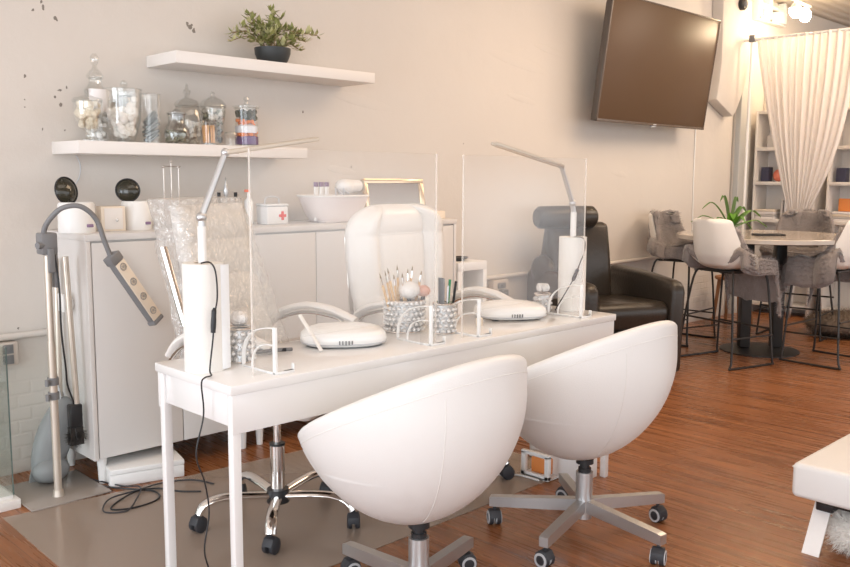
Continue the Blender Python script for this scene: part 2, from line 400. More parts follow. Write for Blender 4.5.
def fuzz(mb, n=1500, ln=0.012, wd=0.0022, seed=1, front=False):
    """short fibres growing out of the surface of the mesh"""
    rnd = random.Random(seed); bm = mb.bm; bm.faces.ensure_lookup_table(); bm.normal_update()
    F = bm.faces[:]; ar = [f.calc_area() for f in F]; tot = sum(ar)
    new = []
    for f, a in zip(F, ar):
        if front and (f.normal.y > .15 or f.normal.z < -.15): continue
        k = a/tot*n; k = int(k)+(rnd.random() < k-int(k))
        vs = [v.co for v in f.verts]
        for _ in range(k):
            ws = [rnd.random() for _ in vs]; sm = sum(ws); p = sum((v*w for v, w in zip(vs, ws)), Vector())/sm
            d = (f.normal+Vector((rnd.uniform(-.7, .7), rnd.uniform(-.7, .7), rnd.uniform(-.9, .3)))).normalized()
            sd = d.orthogonal().normalized()*wd
            new.append((p-sd, p+sd, p+d*ln*rnd.uniform(.6, 1.3)))
    for a, b, c in new:
        bm.faces.new((bm.verts.new(a), bm.verts.new(b), bm.verts.new(c)))

# ================================================================== STRUCTURE
mb = MB(); mb.box(-3, 13, -7.5, 0.6, -0.05, 0); struct(mb.build('floor', 'floor', smooth=False))
mb = MB(); mb.box(-3, 7.36, 0, 0.12, 0, 2.84); wall = struct(mb.build('wall_back', 'wall', smooth=False))
mb = MB(); mb.box(7.44, 13, 0.02, 0.14, 0, 2.84); struct(mb.build('wall_back_far', 'wall', smooth=False))
mb = MB(); mb.box(13, 13.1, -7.5, 0.6, 0, 2.9); struct(mb.build('wall_right', 'wall', smooth=False))
# corrugated ceiling, ridges run along the wall
mb = MB(); n = 260
b2 = mb.bm; prev = None
for i in range(n+1):
    y = 0.2-7.7*i/n; z = 2.84+(0.012 if (i//2) % 2 else 0.0)
    cur = (b2.verts.new((-3, y, z)), b2.verts.new((13, y, z)))
    if prev: b2.faces.new((prev[0], prev[1], cur[1], cur[0]))
    prev = cur
ret = bmesh.ops.extrude_face_region(b2, geom=b2.faces[:])
bmesh.ops.translate(b2, verts=[v for v in ret['geom'] if isinstance(v, bmesh.types.BMVert)], vec=(0, 0, 0.05))
struct(mb.build('ceiling', 'ceil', smooth=False))
# dark recess and pale strip at the end of the wall
mb = MB(); mb.box(7.36, 7.44, 0.05, 0.12, 0, 2.84); struct(mb.build('trim_1', mat('dark_joint', (0.13, 0.12, 0.11), 0.8), smooth=False))
mb = MB(); mb.box(7.455, 7.66, -0.03, 0.02, 0, 2.42, bev=0.006); struct(mb.build('trim_2', mat('pale_grey_paint', (0.62, 0.62, 0.60), 0.5), smooth=False))
# boxed duct on the wall with a curved foot
poly = [(6.98, 2.83), (6.98, 2.2), (6.93, 2.0), (6.86, 1.86), (7.36, 1.72), (7.46, 1.80), (7.56, 1.95), (7.63, 2.12), (7.64, 2.26), (7.64, 2.83)]
mb = MB(); mb.prism([(6.90, 2.83), (6.92, 2.19), (6.90, 2.03), (6.86, 1.87), (7.165, 1.745), (7.23, 1.81), (7.30, 1.92), (7.36, 2.03), (7.415, 2.20), (7.43, 2.40), (7.425, 2.83)], 'y', -0.10, 0.0, bev=0.010)
struct(mb.build('trim_3', 'wall', ang=30))
mb = MB(); mb.tube([(1.53, -.006, 1.30), (1.545, -.008, 1.26), (1.54, -.006, 1.21), (1.515, -.008, 1.17)], .0022, 6); tag(mb.build('thin_wire', 'greylight'), 'thin pale wire hanging below the left end of the lower shelf', 'wire')
# chipped spots in the plaster: small craters that show the dark masonry
spots = [(1.425, 1.885, .008, .016), (1.42, 1.905, .006, .01), (1.385, 1.867, .008, .007), (1.471, 1.847, .011, .013), (1.342, 1.607, .007, .010), (1.478, 1.562, .012, .006), (1.456, 1.533, .008, .009), (1.478, 1.502, .010, .012), (1.335, 1.515, .004, .004), (1.335, 1.485, .004, .004), (1.505, 1.575, .005, .01),
         (2.078, 1.885, .018, .017), (2.095, 1.87, .013, .014), (2.066, 1.90, .009, .01), (2.704, 1.542, .006, .010), (1.40, 1.40, .004, .008), (3.02, 1.27, .006, .008), (2.99, 1.70, .004, .005), (1.49, 1.40, .004, .006), (1.265, .60, .006, .006), (3.9, 1.42, .005, .005)]
for x, z, rx, rz_ in spots:
    mb = MB(); mb.ball((x, 0.0, z), rx*.62, 0.0016, rz_*.62, 10, 6)
    for k in range(3): mb.ball((x+random.uniform(-1, 1)*rx*.7, 0.0, z+random.uniform(-1, 1)*rz_*.7), rx*.33, 0.0014, rz_*.3, 8, 5)
    mb.build('plaster_chip', 'screwdark', wall)
# patches of uneven plaster
for (x, z, a, b_) in [(3.1, 1.62, .22, .03), (2.95, 1.25, .10, .02), (4.4, 1.95, .30, .035), (4.75, 2.05, .2, .02), (5.6, 1.25, .12, .02), (4.45, 1.72, .16, .02)]:
    mb = MB(); mb.ball((x, 0, z), a, 0.0014, b_, 24, 8, mtx=Matrix.Rotation(R(8), 4, 'Y')); mb.build('plaster_patch', 'wall', wall)

# conduit along the wall
mb = MB(); mb.cyl((0.9, -0.022, 0.572), (7.2, -0.022, 0.60), 0.014, seg=12); tag(mb.build('wall_conduit', 'wall'), 'thin white painted pipe running low along the back wall', 'pipe')
def outlet(x0, x1, z0, z1, label):
    t = thing('wall_outlet', label, 'outlet', ((x0+x1)/2, 0, z0)); w_ = (x1-x0)/2; h = z1-z0
    mb = MB(); mb.box(-w_, w_, -0.05, 0, 0, h, bev=0.006); mb.build('outlet_box', mat('painted_box', (0.60, 0.53, 0.47), 0.5), t)
    for k in (0.28, 0.72):
        mb = MB(); mb.box(-w_*.5, w_*.5, -0.056, -0.049, h*k-.018, h*k+.018, bev=0.002)
        mb.box(-.008, -.005, -.058, -.055, h*k-.008, h*k+.008); mb.box(.005, .008, -.058, -.055, h*k-.008, h*k+.008)
        mb.build('socket', 'grey', t)
    return t
outlet(1.165, 1.245, 0.46, 0.555, 'pinkish painted outlet box on the wall behind the glass display case')
o = outlet(4.14, 4.29, 0.44, 0.57, 'grey outlet box under the white wall pipe left of the dark recliner')
mb = MB(); mb.box(-.03, .03, -.09, -.05, .02, .07, bev=.008); mb.build('plug', 'grey', o)
# white square conduits high on the wall above the curtain
t = thing('surface_conduit', 'white boxy conduit run high on the wall above the curtains', 'conduit', (7.9, -0.0, 2.6))
mb = MB()
for x in (7.70, 8.22): mb.box(x-7.9-.025, x-7.9+.025, -.045, .02, .03, .235, bev=.005)
mb.box(-.22, .34, -.045, .02, .025, .06, bev=.005); mb.box(-.22, .34, -.04, .02, .15, .18, bev=.005); mb.box(.0, .05, -.045, .02, .03, .235, bev=.005); mb.build('conduit_run', 'white', t)
mb = MB(); mb.box(.14, .30, -.07, .02, .04, .14, bev=.006); mb.build('junction_box', 'white', t)
# security camera / round speaker on the duct
t = thing('dome_camera', 'small round black dome camera on the white boxed duct', 'camera', (7.21, -0.10, 2.68))
mb = MB(); mb.lathe([(0, 0), (.05, 0), (.05, .03), (.04, .04), (0, .04)], 20, mtx=Matrix.Rotation(R(90), 4, 'X')); mb.build('housing', 'black', t)
mb = MB(); mb.ball((0, -.04, 0), .026, .02, .026); mb.build('lens', 'grey', t)

# ================================================================== TELEVISION
t = thing('television', 'large dark flat television tilted forward high on the wall', 'television', (5.72, -0.20, 1.60))
Rm = Matrix.Rotation(R(0), 4, 'X')
t.rotation_euler = (R(7.5), 0, R(0))
mb = MB(); mb.box(-.735, .735, -.0, .045, 0, .835, bev=.006); mb.build('casing', 'bezel', t)
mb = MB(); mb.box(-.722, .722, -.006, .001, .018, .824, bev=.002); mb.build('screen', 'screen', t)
mb = MB(); mb.box(-.735, -.722, -.009, .001, 0, .835, bev=.002); mb.box(.722, .735, -.009, .001, 0, .835, bev=.002); mb.box(-.735, .735, -.009, .001, .824, .835, bev=.002); mb.box(-.735, .735, -.010, .001, 0, .018, bev=.002); mb.build('bezel', mat('brown_bezel', (.13, .10, .08), .25), t)
mb = MB(); mb.box(-.02, .02, -.012, -.009, .005, .012); mb.box(-.028, .028, -.006, .012, -.012, 0, bev=.003); mb.build('sensor_tab', 'greylight', t)
mb = MB(); mb.box(-.2, .2, .045, .08, .25, .6, bev=.005); mb.box(-.05, .05, .08, .13, .3, .5, bev=.004); mb.build('wall_bracket', 'blackmetal', t)
mb = MB(); mb.tube([(6.70, -.008, 1.70), (6.70, -.008, 1.2), (6.71, -.008, .9), (6.71, -.008, .62)], .005, smooth=False); tag(mb.build('wall_cable', 'white'), 'white cable hanging down the wall below the television', 'cable')

# ================================================================== FLOATING SHELVES (Lack-like slabs)
def wallshelf(x, z, label):
    mb = MB(); mb.box(0, 1.10, -.26, 0, -.05, 0, bev=.0015)
    return tag(mb.build('floating_shelf', 'shelf', loc=(x, 0, z)), label, 'shelf')
wallshelf(1.8608, 1.736, 'upper white floating shelf on the wall holding the potted plant')
wallshelf(1.4335, 1.3514, 'lower white floating shelf on the wall holding the glass jars')

# ------------------------------------------------------------------ plant on the upper shelf
t = thing('potted_plant', 'leafy yellow-green artificial plant in a dark round pot on upper shelf', 'plant', (2.42, -.15, 1.736))
mb = MB(); mb.lathe([(0, 0), (.055, 0), (.072, .02), (.083, .05), (.085, .075), (.078, .075), (.074, .05), (0, .05)], 28); mb.build('pot', 'pot', t)
mb = MB(); mb.lathe([(0, .048), (.074, .048), (.074, .058), (0, .064)], 20); mb.build('soil', 'soil', t)
rnd = random.Random(3)
def leafquad(bm, p, d, up, L, W):
    d = d.normalized(); s = d.cross(up)
    if s.length < 1e-3: s = d.orthogonal()
    s.normalize(); nn = s.cross(d)
    a = bm.verts.new(p); b = bm.verts.new(p+d*L*.45+s*W-nn*W*.3); c = bm.verts.new(p+d*L); e = bm.verts.new(p+d*L*.45-s*W-nn*W*.3); g = bm.verts.new(p+d*L*.5)
    bm.faces.new((a, b, g)); bm.faces.new((b, c, g)); bm.faces.new((c, e, g)); bm.faces.new((e, a, g))
mbs = {'stem': MB(), 'leaf': MB(), 'leaf2': MB()}
sprays = [(-.24, -.02, .05), (-.20, .03, .10), (-.235, -.03, .085), (-.14, -.02, .16), (-.12, .02, .19), (-.15, -.04, .14), (0, 0, .22), (.02, .02, .20), (.04, -.02, .19), (-.03, -.03, .17), (.08, 0, .14), (.10, -.04, .13), (.14, 0, .12), (.17, -.03, .09), (.16, .02, .06), (.265, 0, .135), (.25, -.02, .13), (-.07, .0, .12), (-.06, -.07, .09), (.06, -.08, .07), (.12, -.06, .04), (-.10, -.06, .06), (0, -.05, .14), (.2, 0, .1), (-.18, -.02, .12)]
for ex, ey, ez in sprays:
    a = Vector((rnd.uniform(-.03, .03), rnd.uniform(-.03, .03), .06)); e = Vector((ex, ey, ez+.03)); m_ = (a+e)/2+Vector((0, 0, .045))
    mbs['stem'].tube([a, m_, e], .0016, 5, sub=5)
    for k in range(24):
        tt = .15+.9*k/24; p = (1-tt)**2*a+2*tt*(1-tt)*(m_+Vector((0, 0, .02)))+tt*tt*e if tt < 1 else e.copy()
        d = Vector((rnd.uniform(-1, 1), rnd.uniform(-1, 1), rnd.uniform(-.5, 1)))+(e-a).normalized()*.6
        leafquad(mbs['leaf' if rnd.random() < .55 else 'leaf2'].bm, p, d, Vector((0, 0, 1)), rnd.uniform(.026, .048), rnd.uniform(.007, .012))
mbs['stem'].build('stem', 'stem', t); mbs['leaf'].build('foliage', 'leaf', t); mbs['leaf2'].build('pale_foliage', 'leaf2', t)

# ------------------------------------------------------------------ glass jars on the lower shelf
SZ = 1.3514
def bits(t, name, m, n, r, z0, z1, rs, seed, sq=1.0, long=1.0, fn=None):
    rnd = random.Random(seed); mb = MB()
    for k in range(n):
        zz = z0+(z1-z0)*rnd.random(); rad = (fn(zz) if fn else r)*math.sqrt(rnd.random()); a = rnd.random()*2*PI
        s_ = rs*rnd.uniform(.7, 1.2)
        q = Matrix.Rotation(rnd.random()*3, 4, 'X') @ Matrix.Rotation(rnd.random()*3, 4, 'Y')
        mb.ball((rad*math.cos(a), rad*math.sin(a), zz), s_*long, s_, s_*sq, 8, 5, mtx=q)
    return mb.build(name, m, t)
def jar(name, x, y, label, prof, th=.003, lid=None, group=None):  # jar x positions come from image pixels, worked out along camera rays
    t = thing(name, label, 'jar', (x, y, SZ), 0, group)
    out = [(r, z) for r, z in prof]; inn = [(max(r-th, .0001), max(z, out[0][1]+.006)) for r, z in prof][::-1]
    mb = MB(); mb.lathe([(0, prof[0][1])]+out+inn[:-1]+[(0, prof[0][1]+.008)], 32); mb.build('glass_body', 'glass', t)
    rt, zt = prof[-1]
    mb = MB(); mb.ring(rt-.001, .0022, c=(0, 0, zt), seg=32); mb.build('rim', 'glassthick', t)
    if lid:
        mb = MB(); mb.lathe([(0, zt+.002)]+[(r, zt+z) for r, z in lid]+[(0, zt+lid[-1][1])], 28); mb.build('lid', 'glassthick', t)
    return t
knob = lambda r, h: [(r, .003), (r, .006), (r*.92, .012), (r*.5, h*.35), (.010, h*.5), (.006, h*.6), (.012, h*.75), (.014, h*.86), (.009, h*.97)]
# 1 footed jar of cream cotton
t = jar('apothecary_jar', 1.501, -.205, 'short footed glass jar of cream cotton, leftmost on the shelf', [(.036, 0), (.036, .006), (.014, .018), (.014, .03), (.045, .07), (.056, .11), (.058, .155)], lid=knob(.058, .05))
bits(t, 'cotton_filling', 'cottoncream', 130, .038, .055, .148, .012, 1, fn=lambda z: .041 if z > .09 else .028)
# 2 tall slim jar with paper label
t = jar('apothecary_jar', 1.591, -.080, 'tallest slim glass jar with a white label behind the footed jar', [(.045, 0), (.045, .20), (.040, .22), (.028, .24), (.028, .26)], lid=[(.034, .003), (.034, .012), (.022, .03), (.012, .04), (.008, .05), (.016, .065), (.018, .085), (.008, .10)])
mb = MB(); mb.surf(lambda u, v: (.0462*math.cos(-2.6+2.2*u), .0462*math.sin(-2.6+2.2*u), .12+.095*v), 16, 2, thick=.0006); mb.build('paper_label', 'label', t)
bits(t, 'cotton_filling', 'cotton', 60, .034, .02, .17, .012, 2)
# 3 large vase of cotton balls
t = jar('cotton_ball_jar', 1.664, -.170, 'large clear tapering vase filled with white cotton balls', [(.040, 0), (.044, .006), (.054, .03), (.070, .10), (.074, .15), (.076, .215)], lid=None)
bits(t, 'cotton_balls', 'cotton', 130, .05, .03, .135, .016, 3, fn=lambda z: .034+.18*max(0, z-.03))
for (a, b, c) in [(.03, -.01, .14), (.045, .0, .155), (.015, .02, .135), (.04, -.02, .168)]:
    pass
mb = MB()
for k, (a, b, c) in enumerate([(.03, -.01, .14), (.042, .0, .158), (.010, .02, .137), (.043, -.014, .176), (.02, -.02, .15), (-.02, 0, .132)]): mb.ball((a, b, c), .015, .015, .013, 10, 7)
mb.build('cotton_heap', 'cotton', t)
# finial jar behind vase
t = jar('apothecary_jar', 1.725, -.055, 'slim lidded glass jar standing behind the vase of cotton balls', [(.034, 0), (.034, .19), (.03, .20)], lid=[(.034, .003), (.034, .01), (.015, .02), (.008, .03), (.015, .042), (.016, .055), (.007, .065)])
bits(t, 'cotton_filling', 'cotton', 24, .024, .02, .08, .011, 33)
# 4 cylinder of grey stones
t = jar('pebble_vase', 1.790, -.155, 'open straight glass vase with layers of grey stone slabs', [(.046, 0), (.046, .205)])
rnd = random.Random(4); mb = MB()
for k in range(12):
    mb.box(-.034, .034, -.012, .012, -.005, .005, mtx=Matrix.Translation((rnd.uniform(-.004, .004), rnd.uniform(-.016, .016), .018+.0085*k)) @ Matrix.Rotation(rnd.uniform(-.5, .5), 4, 'Z') @ Matrix.Rotation(R(-32)+rnd.uniform(-.15, .15), 4, 'Y'), bev=.003)
mb.build('stone_filling', 'stone', t)
# 5 front low wide jar
t = jar('bonbon_jar', 1.884, -.205, 'small low round lidded jar of mossy chips at the shelf front', [(.036, 0), (.050, .012), (.056, .04), (.050, .07), (.038, .085), (.036, .11), (.038, .125)], lid=[(.041, .002), (.041, .007), (.02, .012), (.012, .018), (.008, .022)])
bits(t, 'chip_filling', 'stonegreen', 80, .042, .012, .052, .008, 5, sq=.4, long=1.3)
# 6 rear big round jar w/ tall finial
t = jar('ginger_jar', 1.996, -.10, 'big round-shouldered glass jar with a tall finial lid', [(.048, 0), (.060, .02), (.066, .06), (.066, .12), (.058, .155), (.050, .17)], lid=[(.056, .002), (.058, .008), (.045, .025), (.02, .034), (.009, .045), (.016, .058), (.018, .068), (.008, .08), (.004, .10)])
bits(t, 'shell_filling', 'stonelight', 60, .05, .012, .10, .014, 6, sq=.5)
# 7 flowers & sticks
t = jar('apothecary_jar', 2.125, -.10, 'domed tapering glass jar with dried white flowers inside', [(.045, 0), (.052, .10), (.060, .155), (.058, .175)], lid=[(.062, .002), (.060, .012), (.045, .030), (.02, .042), (.010, .05), (.012, .06), (.005, .068)])
bits(t, 'dried_flowers', 'stonelight', 40, .042, .115, .165, .011, 7); bits(t, 'moss_filling', 'stonegreen', 40, .042, .10, .16, .010, 17)
bits(t, 'lower_filling', 'stone', 30, .036, .02, .09, .010, 18)
t = jar('stick_jar', 2.033, -.218, 'small open glass of orangewood sticks at the shelf front', [(.036, 0), (.036, .10), (.038, .105)])
rnd = random.Random(8); mb = MB()
for k in range(26):
    a = rnd.random()*2*PI; r_ = .028*math.sqrt(rnd.random()); x = r_*math.cos(a); y = r_*math.sin(a)
    mb.cyl((x, y, .010), (x+rnd.uniform(-.004, .004), y+rnd.uniform(-.004, .004), .085), .0028, seg=6)
mb.build('orangewood_sticks', 'orangestick', t)
# small clear trinket jar
t = jar('bonbon_jar', 2.165, -.18, 'small blueish empty glass jar between the sticks and the colourful jar', [(.028, 0), (.030, .05), (.026, .06)])
# 9 colourful
t = jar('layered_sand_jar', 2.262, -.16, 'lidded glass jar with layers of purple, orange, white and dark green', [(.058, 0), (.058, .175)], lid=[(.063, .002), (.063, .008), (.03, .014), (.010, .02), (.008, .03), (.014, .038), (.012, .048), (.005, .052)])
mb = MB(); mb.lathe([(0, .010), (.053, .010), (.053, .045), (.03, .050), (0, .048)], 24); mb.build('purple_sand', 'purple', t)
bits(t, 'orange_layer', 'orange', 50, .043, .045, .068, .010, 9)
mb = MB(); mb.lathe([(0, .060), (.051, .062), (.052, .092), (.02, .105), (0, .1)], 24); mb.build('white_layer', 'whitesand', t)
bits(t, 'orange_top_layer', 'orange', 26, .044, .095, .118, .009, 10)
bits(t, 'green_layer', 'darkgreen', 60, .042, .122, .158, .011, 11)

# ================================================================== LONG WHITE CABINET
t = thing('sideboard', 'long low white sideboard against the back wall', 'cabinet', (1.386, 0, 0))
L = 2.035
mb = MB(); mb.box(0, L, -.382, -.005, .11, .968, bev=.002); mb.build('body', 'cab', t)
mb = MB(); mb.box(-.004, L+.004, -.402, -.003, .968, .9937, bev=.002); mb.build('top_panel', 'cab', t)
for a in (0, L-.018):
    mb = MB(); mb.box(a, a+.018, -.400, -.382, .11, .968, bev=.001); mb.build('side_edge', 'cab', t)
xs = [.020, .384, .736, 1.087, 1.56, L-.020]
for a, b in zip(xs[:-1], xs[1:]):
    mb = MB(); mb.box(a+.0025, b-.0025, -.399, -.383, .114, .960, bev=.0015); mb.build('door', 'cab', t)
for x in (.05, .70, .79, 1.35, L-.05):
    for y in (-.35, -.05):
        mb = MB(); mb.cyl((x, y, 0), (x, y, .11), .014, .020, 16); mb.build('leg', 'white', t)
# white hook/bracket with cable clip on the side near the lamp stand
mb = MB(); mb.box(-.045, 0, -.27, -.255, .70, .735, bev=.003); mb.box(-.05, -.04, -.29, -.235, .69, .76, bev=.003)
mb.build('side_clip', 'white', t)
# white flat box under sideboard
t = thing('storage_box', 'flat white lidded box lying on the floor under the sideboard', 'box', (1.60, -.345, 0), R(-14))
mb = MB(); mb.box(-.145, .145, -.13, .13, 0, .050, bev=.004); mb.build('box_base', 'white', t)
mb = MB(); mb.box(-.146, .146, -.131, .131, .050, .072, bev=.004); mb.build('box_lid', 'white', t)

CT = .9937
# wax warmers
def warmer(x, y, r, label, lid_rz):
    t = thing('wax_warmer', label, 'wax warmer', (x, y, CT), 0, None)
    mb = MB(); mb.lathe([(0, 0), (r, 0), (r+.002, .01), (r, .11), (r-.006, .118), (r-.014, .118), (r-.014, .08), (0, .08)], 32); mb.build('body', 'white', t)
    mb = MB(); mb.box(r*.35, r*.72, -r*1.0, -r*.80, .022, .034, mtx=Matrix.Rotation(R(-12), 4, 'Z'), bev=.002); mb.build('switch', 'purplecap', t)
    q = Matrix.Translation((-r*.30, r*.55, .162)) @ Matrix.Rotation(lid_rz, 4, 'Z') @ Matrix.Rotation(R(80), 4, 'X')
    mb = MB(); mb.lathe([(0, .018), (r*.45, .014), (r*.74, .002), (r*.80, -.004), (r*.74, -.006), (r*.4, .008), (0, .012)], 28, mtx=q); ld = mb.build('lid', 'darklid', t)
    mb = MB(); mb.ring(r*.79, .003, mtx=q, seg=28); mb.ball((0, 0, .024), .008, mtx=None) if False else None; mb.build('lid_rim', 'black', ld)
    mb = MB(); mb.cyl((-r*.45, r*.75, .10), (-r*.45, r*.70, .135), .006, seg=8); mb.build('hinge', 'chrome', t)
    return t
warmer(1.425, -.235, .068, 'white round wax warmer with raised dark lid, left end of sideboard', R(20))
warmer(1.691, -.20, .060, 'white round wax warmer with raised dark lid right of the square box', R(-25))
t = thing('cotton_box', 'small square cream box with a crystal knob between the two wax warmers', 'box', (1.570, -.22, CT), R(-8))
mb = MB(); mb.box(-.048, .048, -.04, .04, 0, .100, bev=.003); mb.build('box_body', 'cream', t)
mb = MB(); mb.box(-.036, .036, -.0425, -.040, .008, .092, bev=.001); mb.build('drawer_front', 'shelf', t)
mb = MB(); mb.ball((.012, -.048, .045), .007, .007, .007, 8, 5); mb.build('knob', 'crystal', t)
# clear jewellery/tip stand
t = thing('tip_display_stand', 'clear stand of thin rods on the sideboard behind the plastic-wrapped chair', 'stand', (1.865, -.18, CT))
mb = MB(); mb.lathe([(0, 0), (.05, 0), (.05, .006), (0, .006)], 24); mb.build('base', 'glassthick', t)
for k, (x, y, h) in enumerate([(-.035, 0, .26), (0, 0, .285), (.035, 0, .26)]):
    mb = MB(); mb.cyl((x, y, .006), (x, y, h), .0025, seg=8); mb.ball((x, y, h), .008, .008, .006, 8, 6); mb.build('rod', 'chrome', t)
mb = MB(); mb.cyl((-.045, 0, .262), (.045, 0, .262), .0025, seg=8); mb.build('crossbar', 'chrome', t)
# nail polish bottles
for (x, y, lab) in [(2.085, -.20, 'small black-capped polish bottle, left one behind the lamp'), (2.19, -.17, 'small black-capped polish bottle, right one under the shelf')]:
    t = thing('polish_bottle', lab, 'bottle', (x, y, CT), 0, None)
    mb = MB(); mb.lathe([(0, 0), (.014, 0), (.017, .02), (.017, .10), (.008, .112), (0, .112)], 16); mb.build('bottle_body', 'black', t)
    mb = MB(); mb.lathe([(0, .112), (.007, .112), (.008, .15), (0, .15)], 12); mb.build('cap', 'black', t)
t = thing('jewellery_tree', 'silver branching ornament stand on the sideboard under the jars', 'ornament', (2.14, -.17, CT))
mb = MB(); mb.lathe([(0, 0), (.03, 0), (.03, .006), (.006, .02), (.004, .12), (.014, .15), (.010, .17), (.004, .20), (0, .22)], 16)
for a in (-1, 1): mb.tube([(0, 0, .16), (a*.035, 0, .155), (a*.07, 0, .13), (a*.085, 0, .10)], .003, 6)
mb.build('branches', 'alu', t)
t = thing('spray_bottle', 'white pump bottle beside the silver ornament on the sideboard', 'bottle', (2.24, -.20, CT))
mb = MB(); mb.lathe([(0, 0), (.018, 0), (.02, .01), (.02, .11), (.008, .125), (.008, .15), (0, .15)], 16); mb.build('bottle_body', 'white', t)
mb = MB(); mb.box(-.02, .006, -.006, .006, .15, .162, bev=.002); mb.build('pump', 'pinkred', t)
# first aid box
t = thing('first_aid_box', 'clear-white first aid box with a red cross on the sideboard', 'box', (2.362, -.21, CT), R(0))
mb = MB(); mb.box(-.060, .060, -.045, .045, 0, .085, bev=.008); mb.build('box_body', mat('milky_plastic', (.80, .80, .80), .3), t)
mb = MB(); mb.box(-.062, .062, -.047, .047, .085, .096, bev=.004); mb.build('lid', mat('milky_lid', (.76, .77, .77), .3), t)
mb = MB(); mb.tube([(-.04, 0, .096), (-.035, 0, .122), (0, 0, .13), (.035, 0, .122), (.04, 0, .096)], .0035, 8); mb.build('handle', 'greylight', t)
mb = MB(); mb.box(.006, .046, -.0475, -.044, .034, .047); mb.box(.0195, .0325, -.0478, -.044, .020, .061); mb.build('red_cross', 'red', t)
# white basket
t = thing('basin', 'white flared plastic basin holding salon tools on the sideboard', 'basin', (2.720, -.22, CT))
def basin(u, v):
    a = 2*PI*u; rx = .115+.065*v**.7; ry = .085+.055*v**.7
    return (rx*math.copysign(abs(math.cos(a))**.8, math.cos(a)), ry*math.copysign(abs(math.sin(a))**.8, math.sin(a)), .004+.125*v)
mb = MB(); mb.surf(basin, 40, 8, thick=.005, wrapu=True); mb.box(-.11, .11, -.08, .08, 0.001, .008, bev=.003); mb.build('basin_body', mat('pinkish_white_plastic', (.80, .73, .71), .4), t)
mb = MB(); mb.tube([basin(k/40, 1.0) for k in range(40)], .005, 8, smooth=False, closed=True); mb.build('rolled_rim', 'white', t)
for k in range(6):
    x = 2.592+.0165*k; t2 = thing('tip_tube', ['leftmost', 'second from left', 'third from left', 'fourth from left', 'fifth from left', 'rightmost'][k]+' of the slim mauve-capped white tubes standing in the basin', 'tube', (x, -.24+.008*(k % 2), CT+.0094), 0, 'capped tubes in the basin')
    mb = MB(); mb.lathe([(0, 0), (.007, 0), (.007, .165), (0, .165)], 12); mb.build('tube_body', 'white', t2)
    mb = MB(); mb.lathe([(0, .165), (.0078, .165), (.0078, .187), (0, .187)], 12); mb.build('cap', 'purplecap', t2)
t2 = thing('hair_dryer', 'white rounded hair dryer lying in the basin', 'hair dryer', (2.79, -.22, CT+.13), R(10))
mb = MB(); mb.ball((0, 0, .042), .055, .045, .040, 20, 12); mb.cyl((0, 0, .045), (.11, 0, .048), .036, .030, 20); mb.build('barrel', 'white', t2)
mb = MB(); mb.cyl((.11, 0, .048), (.125, 0, .0485), .031, .031, 20); mb.build('nozzle', mat('olive_grey', (.33, .30, .24), .4), t2)
mb = MB(); mb.cyl((-.02, 0, .01), (-.055, .0, -.10), .017, .015, 12); mb.build('handle', 'white', t2)
# wavy comb pieces
for k, dx in enumerate((.0, .05)):
    mb = MB(); mb.tube([(2.700+dx, -.27, CT+.10), (2.695+dx, -.27, CT+.165), (2.715+dx*.8, -.27, CT+.152), (2.730+dx, -.27, CT+.14)], .004, 6)
    tag(mb.build('curved_clip', 'greylight'), ['pale curved plastic clip standing beside the capped tubes', 'pale curved plastic clip standing nearest the hair dryer'][k], 'clip')
# gold framed mirror / frame leaning
t = thing('framed_mirror', 'low wide mirror in a pale gold frame leaning on the wall behind basin', 'mirror', (3.26, -.10, CT), 0); t.rotation_euler = (R(-9), 0, 0)
mb = MB()
mb.box(-.22, .22, -.012, .012, .19, .215, bev=.003); mb.box(-.22, .22, -.012, .012, 0, .025, bev=.003); mb.box(-.22, -.195, -.012, .012, .025, .19, bev=.003); mb.box(.195, .22, -.012, .012, .025, .19, bev=.003)
mb.build('frame', 'gold', t)
mb = MB(); mb.box(-.195, .195, -.002, .006, .025, .19); mb.build('mirror_pane', 'mirror', t)
# tall white panel at the right end
mb = MB(); mb.box(3.33, 3.418, -.32, -.22, CT, 1.035, bev=.004); tag(mb.build('tissue_box', 'cream'), 'low cream box at the right end of the sideboard behind the chair', 'box')

# ------------------------------------------------------------------ small white side shelf unit
t = thing('side_table', 'small white open cube shelf to the right of the sideboard', 'side table', (3.44, 0, 0))
W_ = .235
mb = MB(); mb.box(0, W_, -.40, -.02, .705, .752, bev=.002); mb.build('top_panel', 'white', t)
mb = MB(); mb.box(0, .03, -.40, -.02, 0, .705, bev=.002); mb.build('side_panel', 'white', t)
mb = MB(); mb.box(W_-.03, W_, -.40, -.02, 0, .705, bev=.002); mb.build('side_panel', 'white', t)
mb = MB(); mb.box(.03, W_-.03, -.395, -.02, .36, .39, bev=.002); mb.build('shelf', 'white', t)
mb = MB(); mb.box(.03, W_-.03, -.03, -.02, 0, .705); mb.build('back_panel', 'greylight', t)
mb = MB(); mb.lathe([(0, 0), (.05, 0), (.075, .012), (.078, .02), (.05, .008), (0, .006)], 24, mtx=Matrix.Diagonal((1.1, .8, 1, 1))); tag(mb.build('dish', 'black', loc=(3.54, -.28, .752)), 'shallow black dish on top of the white side table', 'dish')
mb = MB(); mb.box(-.05, .05, -.04, .04, 0, .09, bev=.008); tag(mb.build('storage_box', 'cream', loc=(3.82, -.14, .44)), 'cream charger box plugged in next to the grey outlet', 'box') if False else mb.bm.free()

